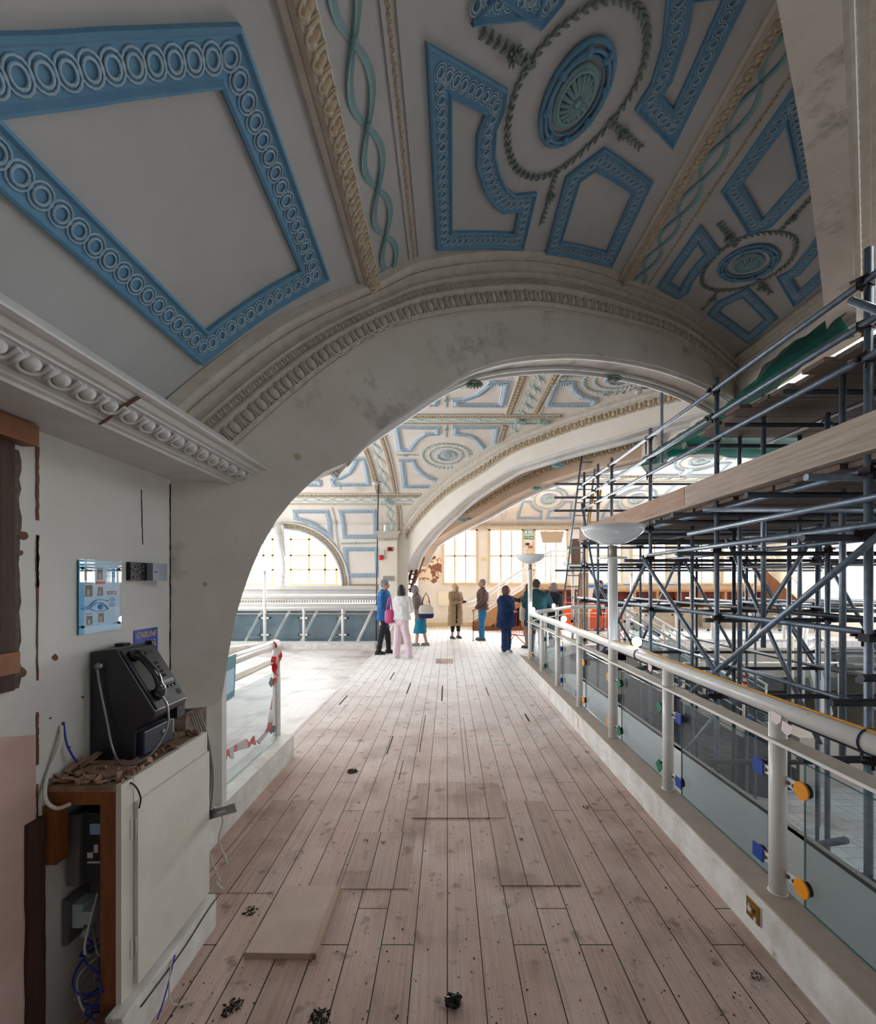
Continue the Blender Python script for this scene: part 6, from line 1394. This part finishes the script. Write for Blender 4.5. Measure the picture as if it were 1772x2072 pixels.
# 4 trench coat woman
def ex4(t,lx):
    for z in (.82,1.0,1.14): b=MB(); b.ell((.165,.05,z),(.006,.013,.013),8,5); b.build('button',M['black'],t)
    b=MB(); b.prism([(.01,.50),(.075,.50),(.05,1.1),(.015,1.2)],lambda a,c,t_:V(.16+t_,-a-.02,c),0,.012); norm(b.build('coat_opening',CK,t))
    b=MB(); b.prism([(-.04,1.47),(.04,1.47),(.0,1.30)],lambda a,c,t_:V(.125+t_+.0*c,a,c),0,.012); norm(b.build('shirt_front',mat('denim_blue_shirt','7d98bd',.7),t))
    b=MB(); b.tube([(.0+.155*math.cos(a),.20*math.sin(a),1.08) for a in frange(0,2*PI,20)],.012,6,flat=2); b.build('belt',CTR,t)
person('woman in a long beige trench coat with long blonde hair, holding a dark camera',.24,13.0,-1.0,1.66,True,arms=(((.06,.22,1.14),(.22,.05,1.16)),((.10,-.22,1.14),(.23,-.03,1.17))),legs=(.12,-.12),lstep=(.0,.0),hair=HBL,hairstyle='long',top=CTR,tops='coat',hem=.42,bottom=CK,bare_calf=True,shoe='202c34',head=.45,extra=ex4)
t=thing('camera','small dark camera held by the trench coat woman','camera',(.50,12.72,1.12)); b=MB(); b.box(-.05,.05,-.03,.03,-.035,.04); b.build('camera_body',M['black'],t); b=MB(); b.tube([(0,-.03,0),(0,-.07,0)],.028,10); b.build('camera_lens',M['black'],t)
# 5 man with cane, faces -X
person('man in a brown leather jacket and bright jeans leaning on a cane',1.03,12.6,PI+.12,1.78,arms=(((.06,.26,1.15),(.24,.18,.93)),((-.02,-.25,1.14),(.05,-.22,.88))),legs=(.08,-.09),lstep=(.02,.03),hair=HG,top=CBR,tops='jacket',hem=.88,bottom=CJ,shoe='5a4a42',head=.05,wide=1.25)
t=thing('walking_cane','thin dark walking cane held by the brown jacket man','cane',(.76,12.42,0)); b=MB(); b.tube([(-.02,0,0),(.0,0,.88)],.010,8); b.build('shaft',M['cblack'],t); b=MB(); b.tube([(-.05,0,.885),(.06,0,.885)],.015,8); b.build('handle',M['black'],t); b=MB(); b.tube([(-.02,0,0),(-.02,0,.03)],.015,8); b.build('rubber_tip',M['black'],t)
# 6 navy coat woman
def ex6(t,lx):
    b=MB(); b.prism([(-.055,.72),(.055,.72),(.07,1.3),(.0,1.42),(-.06,1.3)],lambda a,c,t_:V(.150+t_,a,c),-.01,.008); norm(b.build('green_dress_front',mat('bottle_green_cloth','0f3d3e',.8),t))
    for z in (.74,.80): b=MB(); b.ell((.12,-.14,z),(.01,.01,.01),8,5); b.build('stud',M['steel'],t)
person('woman in a deep blue coat and wide navy trousers with a brown bob, hands clasped',1.42,10.45,-.75,1.61,True,arms=(((.06,.24,1.13),(.24,.04,1.10)),((.08,-.24,1.13),(.24,-.04,1.11))),legs=(.08,-.09),lstep=(.0,.03),hair=HBR,hairstyle='bob',top=CNV,tops='long',hem=.66,bottom=CNW,bots='wide',shoe='d6d8dc',head=.45,extra=ex6,wide=1.28)
# 7 pointing person
person('person in a dark jumper and grey trousers pointing, partly hidden behind the green coat',2.10,11.15,PI-.35,1.66,True,arms=(((.20,.26,1.30),(.40,.16,1.33)),((.0,-.24,1.14),(.08,-.22,.92))),legs=(.08,-.09),lstep=(.02,-.05),hair=HBR,hairstyle='bob',top=CK,tops='jacket',hem=.74,bottom=CGY,bots='trousers',shoe='2a2422',head=.2)
bag('tote_bag','plain cream tote on the shoulder of the pointing person',1.90,10.82,.72,.34,.42,.14,cloth('plain_cream_cotton','c9c3b4','bab4a5'),cloth('cream_strap','bab4a5'),.2,sh=.34)
# 8 green coat man from behind
person('man in a dark green coat seen from behind beside the corner post',2.06,9.95,1.0,1.76,arms=(((.0,.30,1.15),(.20,.24,1.0)),((.14,-.30,1.18),(.38,-.30,1.15))),legs=(.12,-.10),lstep=(-.03,.05),hair=HD,top=CGR,tops='jacket',hem=.68,bottom=cloth('dark_denim','1c3f57','173549'),shoe='14161a',wide=1.2)
# 9 grey bobbed woman with scarf
def ex9(t,lx):
    b=MB(); b.tube([(.085*math.cos(a),.085*math.sin(a),1.50-.03*math.cos(a)+.012*math.sin(4*a)) for a in frange(0,2*PI,24)],.034,8); b.tube([(.09,.02,1.49),(.13,.03,1.36)],.03,8); o=b.build('scarf',cloth('wine_red_scarf','5c2a33','7a3a40'),t)
person('woman with a grey bob, glasses and wine red scarf in a black coat, hand raised',2.70,10.95,PI+.35,1.68,True,arms=(((.10,.26,1.18),(.25,.12,1.28)),((.05,-.25,1.12),(.2,-.12,1.05))),legs=(.09,-.09),hair=HG,hairstyle='bob',top=cloth('black_wool_coat','171b26','11141c'),tops='long',hem=.55,bottom=CK,shoe='2a2c33',glasses=True,extra=ex9,wide=1.25)
# 10 staff man in polo
person('man in a black polo shirt, hand to his face, beyond the orange barrier',5.30,14.9,PI+.5,1.76,arms=(((.08,.26,1.18),(.12,.10,1.50)),((.03,-.26,1.14),(.20,-.12,1.0))),legs=(.10,-.10),lstep=(.02,.05),hair=HD,top=CK,tops='polo',bottom=CK,shoe='14161a',sleeve=.5,nod=.25,wide=1.1)
# ---------------------------------------------------------------- far left stairs, counters, barrier
t=thing('timber_staircase','open timber staircase with white rails rising behind the cane man','staircase',(.9,15.2,0))
b=MB(); b.prism([(0,.05),(.1,.0),(.4,.0),(2.3,1.28),(2.3,1.72),(2.2,1.72),(.0,.33)],lambda a,c,t_:V(a,t_,c),-.05,.02); norm(b.build('stringer',M['wood_light'],t))
b=MB(); b.box(0,2.0,-.1,.4,.0,.14); b.box(0,.3,-.1,.3,.14,.3); b.build('base_plinth',M['wood'],t)
for k in range(8): b=MB(); b.box(.15+.27*k,.42+.27*k,.0,1.0,.26+.177*k,.30+.177*k); b.build('tread',M['wood_light'],t)
for x in (.75,1.15,1.7,2.3): b=MB(); b.box(x,x+.09,.0,.06,0,.1+.6*(x-.4)); b.build('stud',M['wood_light'],t)
b=MB(); b.prism([(.5,.05),(2.2,.05),(2.2,1.15)],lambda a,c,t_:V(a,t_,c),.3,.34); norm(b.build('dark_underside',M['dark'],t))
for d,r_ in ((1.08,.035),(.92,.022),(.55,.015),(.4,.015)):
    b=MB(); b.tube([(-.15,-.02,-.1+d),(.05,-.02,-.05+d),(2.75,-.02,1.72+d),(3.6,-.02,1.72+d)],r_,8); b.build('stair_handrail',M['paint_white'],t)
for x,z in ((.9,.5),(1.75,1.05),(2.75,1.7),(3.55,1.7)): b=MB(); b.tube([(x,-.02,z),(x,-.02,z+1.08)],.028,8); b.build('stair_post',M['paint_white'],t)
# counters stripped out under the far windows
M['maroon']=mat('maroon_counter_lining','5c1d18',.7,col2='74302a',ns=3,nf=.5); M['strippaint']=mat('stripped_counter_wall','d8c4a8',.85,col2='b89a78',ns=4,nf=.5,stain='8a6a4c',sscale=3,sthr=.6); M['azure']=mat('azure_paint_strip','1f7fc0',.6,stain='e0d2bc',sscale=4,sthr=.55)
def counter(x0,x1,label,cols):
    t=thing('stripped_counter',label,'counter',((x0+x1)/2,16.2,0)); o=V((x0+x1)/2,16.2,0)
    def q(name,bx,m): b=MB(); b.box(*bx); k_=b.build(name,m,t); k_.location=-o; return k_
    q('counter_base',(x0,x1,16.0,16.38,0,.72),M['strippaint']); q('counter_shelf',(x0,x1,15.95,16.38,.72,.78),M['wood_light']); q('upper_wall',(x0,x1,16.28,16.39,1.4,1.58),M['strippaint'])
    q('opening_back',(x0,x1,16.36,16.39,.78,1.4),M['maroon']); q('head_rail',(x0,x1,16.1,16.38,1.34,1.42),M['wood_light'] if cols!='r' else M['maroon'])
    x=x0
    while x<x1-.1: q('divider',(x,x+.09,16.05,16.38,.78,1.36),M['wood_light']); x+=.85
counter(3.5,4.9,'short stripped bar counter with maroon lining behind the ladder','r')
counter(6.1,9.2,'long stripped bar counter with red lining under the azure paint line','b')
counter(9.5,12.3,'timber framed counter with dark bays beside the far timber stair','d')
b=MB(); b.box(5.3,9.3,16.33,16.395,1.5,1.62); o=b.build('azure_strip',M['azure'],wall_far)
for x in (7.6,8.6,9.9): b=MB(); b.box(x,x+.16,16.3,16.39,1.0,1.08); b.build('cable_box',M['black'],wall_far)
t=thing('timber_stair_flight','orange timber stair stringer with white handrails descending at the far end of the well','staircase',(11.2,15.3,0))
b=MB(); b.prism([(0,2.2),(1.9,.5),(1.9,.1),(1.5,.1),(0,1.5)],lambda a,c,t_:V(a,t_,c),-.05,.02); norm(b.build('stringer',M['wood'],t))
for d in (.75,.9): b=MB(); b.tube([(-1.2,0,3.1+d*.3),(.0,0,2.1+d),(1.6,0,.6+d),(1.9,0,.5+d)],.025,8); b.build('stair_handrail',M['paint_white'],t)
# small yellow lamp ends on the stair rails
# orange barrier
M['orange']=mat('orange_plastic','f0560e',.4); M['redmetal']=mat('red_barrier_tube','c22a22',.4)
t=thing('pedestrian_barrier','orange plastic barrier panel with red frame behind the well balustrade','barrier',(4.35,13.2,0))
b=MB(); b.tube([(-1.0,0,.25),(-1.0,0,1.02),(-.93,0,1.08),(.93,0,.98),(1.0,0,.9),(1.0,0,.2)],.02,8); b.tube([(-1.0,0,.25),(1.0,0,.2)],.015,6); b.build('barrier_frame',M['redmetal'],t)
for k in range(4): b=MB(); x=-.93+.48*k; b.box(x,x+.4,-.02,.02,.28,.82); b.box(x+.05,x+.35,-.02,.02,.82,.88); b.build('orange_panel',M['orange'],t)
for k in range(16): b=MB(); x=-.95+.125*k; b.tube([(x,0,.85),(x,0,1.0)],.007,5); b.build('top_bar',M['redmetal'],t)
for x in (-.9,.9): b=MB(); b.tube([(x,-.35,.01),(x,0,.25),(x,.3,.01)],.018,6); b.build('foot',M['redmetal'],t)
t=thing('folded_barrier','folded red barrier frame behind the navy coated woman','barrier',(1.72,11.6,0))
b=MB(); b.tube([(-.1,0,.3),(-.1,0,1.05),(.35,0,1.1),(.35,0,.25)],.018,6); b.tube([(-.1,0,.3),(.35,0,.25)],.015,6); b.tube([(-.1,-.1,.0),(.1,0,.3),(.4,.1,.0)],.015,6); b.build('barrier_frame',M['redmetal'],t)
for k in range(5): b=MB(); b.tube([(-.02+.08*k,0,.3),(-.02+.08*k,0,1.07)],.006,5); b.build('top_bar',M['redmetal'],t)
# exit signs and notices on the far wall
M['egreen']=mat('exit_green','0f7f56',.4); M['eglow']=mat('white_sign_print','f2f6f2',.4)
def onfar(px,py,Z=16.38): u,v=ray(px,py); return V(u*Z,Z,H+v*Z)
c=onfar(1069.5,1077); t=thing('exit_sign','pale green escape route sign, upper of the pair between the far windows','sign',c); b=MB(); b.box(-.17,.17,-.01,0,-.06,.06); b.build('sign_panel',mat('pale_exit_green','2e9f86',.4),t)
b=MB(); b.box(-.15,-.06,-.012,-.01,-.04,.04); b.box(.06,.1,-.012,-.01,-.05,.05); b.box(.12,.15,-.012,-.01,-.05,.05); b.box(-.02,.03,-.012,-.01,-.045,.045); b.build('pictogram',M['eglow'],t)
c=onfar(1069,1088); t=thing('exit_sign','green EXIT sign with running figure and arrow, lower of the pair','sign',c); b=MB(); b.box(-.19,.19,-.01,0,-.055,.055); b.build('sign_panel',M['egreen'],t)
text('lettering','EXIT',.095,frame((-.10,-.012,0),(1,0,0),(0,0,1)),M['eglow'],t,.001)
b=MB(); b.prism([(.06,-.012),(.12,-.012),(.12,-.035),(.17,0),(.12,.035),(.12,.012),(.06,.012)],lambda a,c_,t_:V(a,t_,c_),-.014,-.010); b.ell((.02,-.013,.035),(.012,.003,.012),8,5); b.tube([(.02,-.012,.02),(.01,-.012,-.01),(-.01,-.012,-.035)],.007,5); b.tube([(.01,-.012,-.01),(.035,-.012,-.03)],.006,5); b.tube([(-.01,-.012,.01),(.02,-.012,.018),(.045,-.012,.005)],.005,5); b.build('pictogram',M['eglow'],t)
for px,py,w_,h_,m,lab in ((1067,1101,.07,.045,M['wood_dark'],'small brown plaque above the red one'),(1073,1107,.08,.045,mat('brick_red_plate','a8503c',.6),'small red brown plate with white round patch'),(1071,1118,.09,.10,mat('bare_plywood_patch','d9b27c',.7),'bare yellow patch below the small plaques'),(978,1131,.08,.055,mat('pale_yellow_switch','d9cfa0',.5),'pale yellow switch plate between two far windows')):
    b=MB(); b.box(-w_,w_,-.02,0,-h_,h_); o=b.build('wall_plate',m,None,onfar(px,py)); tag(o,lab,'wall plate')
b=MB(); b.box(-.35,.35,-.02,0,-.28,.28); o=b.build('access_panel',mat('cream_access_panel','f0e6d0',.7),None,onfar(905,1211)); tag(o,'flat cream access panel on the wall beside the trench coat woman','panel')
b=MB(); b.ell((0,0,0),(.035,.02,.035),10,6); o=b.build('call_point',M['tred'],None,onfar(868,1217)); tag(o,'tiny red spot on the cream wall behind the tote bag woman','call point')
# blind in the third far window
b=MB(); b.prism([(3.52,3.64),(4.45,3.64),(4.35,3.2),(3.62,3.2)],lambda a,c_,t_:V(a,t_,c_),16.37,16.38); o=norm(b.build('window_blind',mat('beige_blind','b9a48c',.8))); tag(o,'beige tapered blind across the top of the window above the ladder','blind')
# fire alarm gear on the pilaster
t=thing('fire_sounder','dark red alarm sounder high on the cream pilaster','alarm',(-1.56,11.72,2.60)); b=MB(); b.box(-.07,.07,-.04,0,-.055,.055); b.build('sounder',mat('deep_red','8f1626',.35),t); b=MB(); b.lathe([(0,.0),(.03,.0),(.03,.01)],12,0,(0,0,0),Matrix.Translation((0,-.05,0))@Matrix.Rotation(PI/2,4,'X')); b.build('grille',M['wood_dark'],t)
t=thing('alarm_bell','bright red alarm horn on the pilaster edge','alarm',(-1.80,11.70,2.37)); b=MB(); b.lathe([(0,0),(.07,.0),(.075,.04),(.05,.07),(0,.08)],16,0,(0,0,0),Matrix.Rotation(PI/2,4,'X')); b.build('horn',M['tred'],t); b=MB(); b.box(-.03,.08,-.04,0,.07,.2); b.build('junction_box',M['white_mould'],t)
b=MB(); b.box(-.15,.15,-.01,0,-.07,.07); o=b.build('vent_grille',mat('silver_vent','b5b6b2',.4,.4),None,(-1.60,11.71,1.80)); tag(o,'silver louvred vent on the pilaster behind the blue jacket man','vent')
for k in range(9): b=MB(); b.box(-.14+.032*k,-.128+.032*k,-.016,-.01,-.06,.06); b.build('louvre',M['steel'],o)
# conduit and smoke detectors
t=thing('smoke_detector','white smoke detector on a bracket at the top of the long dark conduit','smoke detector',S2(*S2.inv(760,966),.15))
b=MB(); b.lathe([(0,-.06),(.06,-.055),(.085,-.02),(.085,.0),(0,.0)],18,0,(0,0,0)); b.build('detector_head',M['white_mould'],t); b=MB(); b.box(-.02,.16,-.01,.01,.0,.03); b.build('bracket',M['steel'],t)
p0_=S2(*S2.inv(766,968),.1); b=MB(); b.tube([p0_,(-1.93,11.9,3.2),(-1.93,11.68,1.2),(-1.93,11.68,.1)],.016,6); o=b.build('conduit',M['scaf_dark']); tag(o,'dark cable conduit dropping down the gallery wall beside the pilaster','conduit')
u,v=ray(1291,790); Zd=6.2; t=thing('smoke_detector','white smoke detector on a steel arm hanging in front of the far arch','smoke detector',(u*Zd,Zd,H+v*Zd))
b=MB(); b.lathe([(0,-.05),(.045,-.045),(.05,-.02),(.05,.02),(0,.02)],18,0,(0,0,0)); b.build('detector_head',M['white_mould'],t); b=MB(); b.lathe([(.051,-.012),(.053,-.012),(.053,-.008),(.051,-.008)],16,0,(0,0,0)); b.build('dark_band',M['black'],t)
b=MB(); b.bar((-.06,0,.03),(.34,0,.045),.025,.02); b.bar((.34,0,.1),(.34,0,-1.05),.03,.03); b.build('steel_arm',M['scaf'],t)
# exposed arch brace timbers at the foot of the far arches
t=thing('arch_brace','exposed red brown riveted brace at the foot of the inner arch','brace',A2b(*A2b.inv(845,1200)))
o_=t.location.copy(); a=A2b(*A2b.inv(838,1192),.2)-o_; c=A2b(*A2b.inv(862,1128),.2)-o_
b=MB(); b.bar(a,c,.28,.05); b.build('steel_member',mat('red_oxide_steel','5e2418',.6,col2='7a3a26',ns=8),t)
for k in range(6): b=MB(); p=a+(c-a)*(k+.5)/6; b.ell((p.x,p.y-.04,p.z),(.02,.02,.02),6,4); b.build('rivet',M['mould'],t)
t=thing('arch_brace','exposed timber lattice at the broken foot of the far arch','brace',A2(*A2.inv(815,1200)))
o_=t.location.copy()
for x0_,x1_ in ((811,824),(821,834)):
    a=A2(*A2.inv(x0_,1198),-.15)-o_; c=A2(*A2.inv(x1_,1153),-.15)-o_; b=MB(); b.bar(a,c,.06,.05); b.build('timber_member',M['wood_dark'],t)
for k in range(4): a=A2(*A2.inv(812+3*k,1190-10*k),-.15)-o_; c=A2(*A2.inv(824+3*k,1194-10*k),-.15)-o_; b=MB(); b.bar(a,c,.04,.04); b.build('cross_member',M['wood'],t)
# warning tape on the scaffold and white bucket base inside the well
tape('barrier_tape',[(4.85,7.1,.0+.35),(4.86,7.05,.2),(4.88,7.05,0),(4.9,7.05,-.15)],.07,'red and white tape strip tied to a scaffold tube in the well',.05,.3)
t=thing('floor_drum','low dark drum on the level below seen past the white post','drum',(7.6,10.4,-3.3)); b=MB(); b.lathe([(0,1.5),(.35,1.5),(.42,1.45),(.5,1.2),(.5,0),(0,0)],24,0); b.build('drum_body',M['scaf_dark'],t)
t=thing('lower_platform','grey square platform on the level below the scaffold','platform',(8,9.5,-3.3)); b=MB(); b.box(.6,2.5,1.0,2.2,0,1.2); b.build('platform_body',M['fascia'],t)
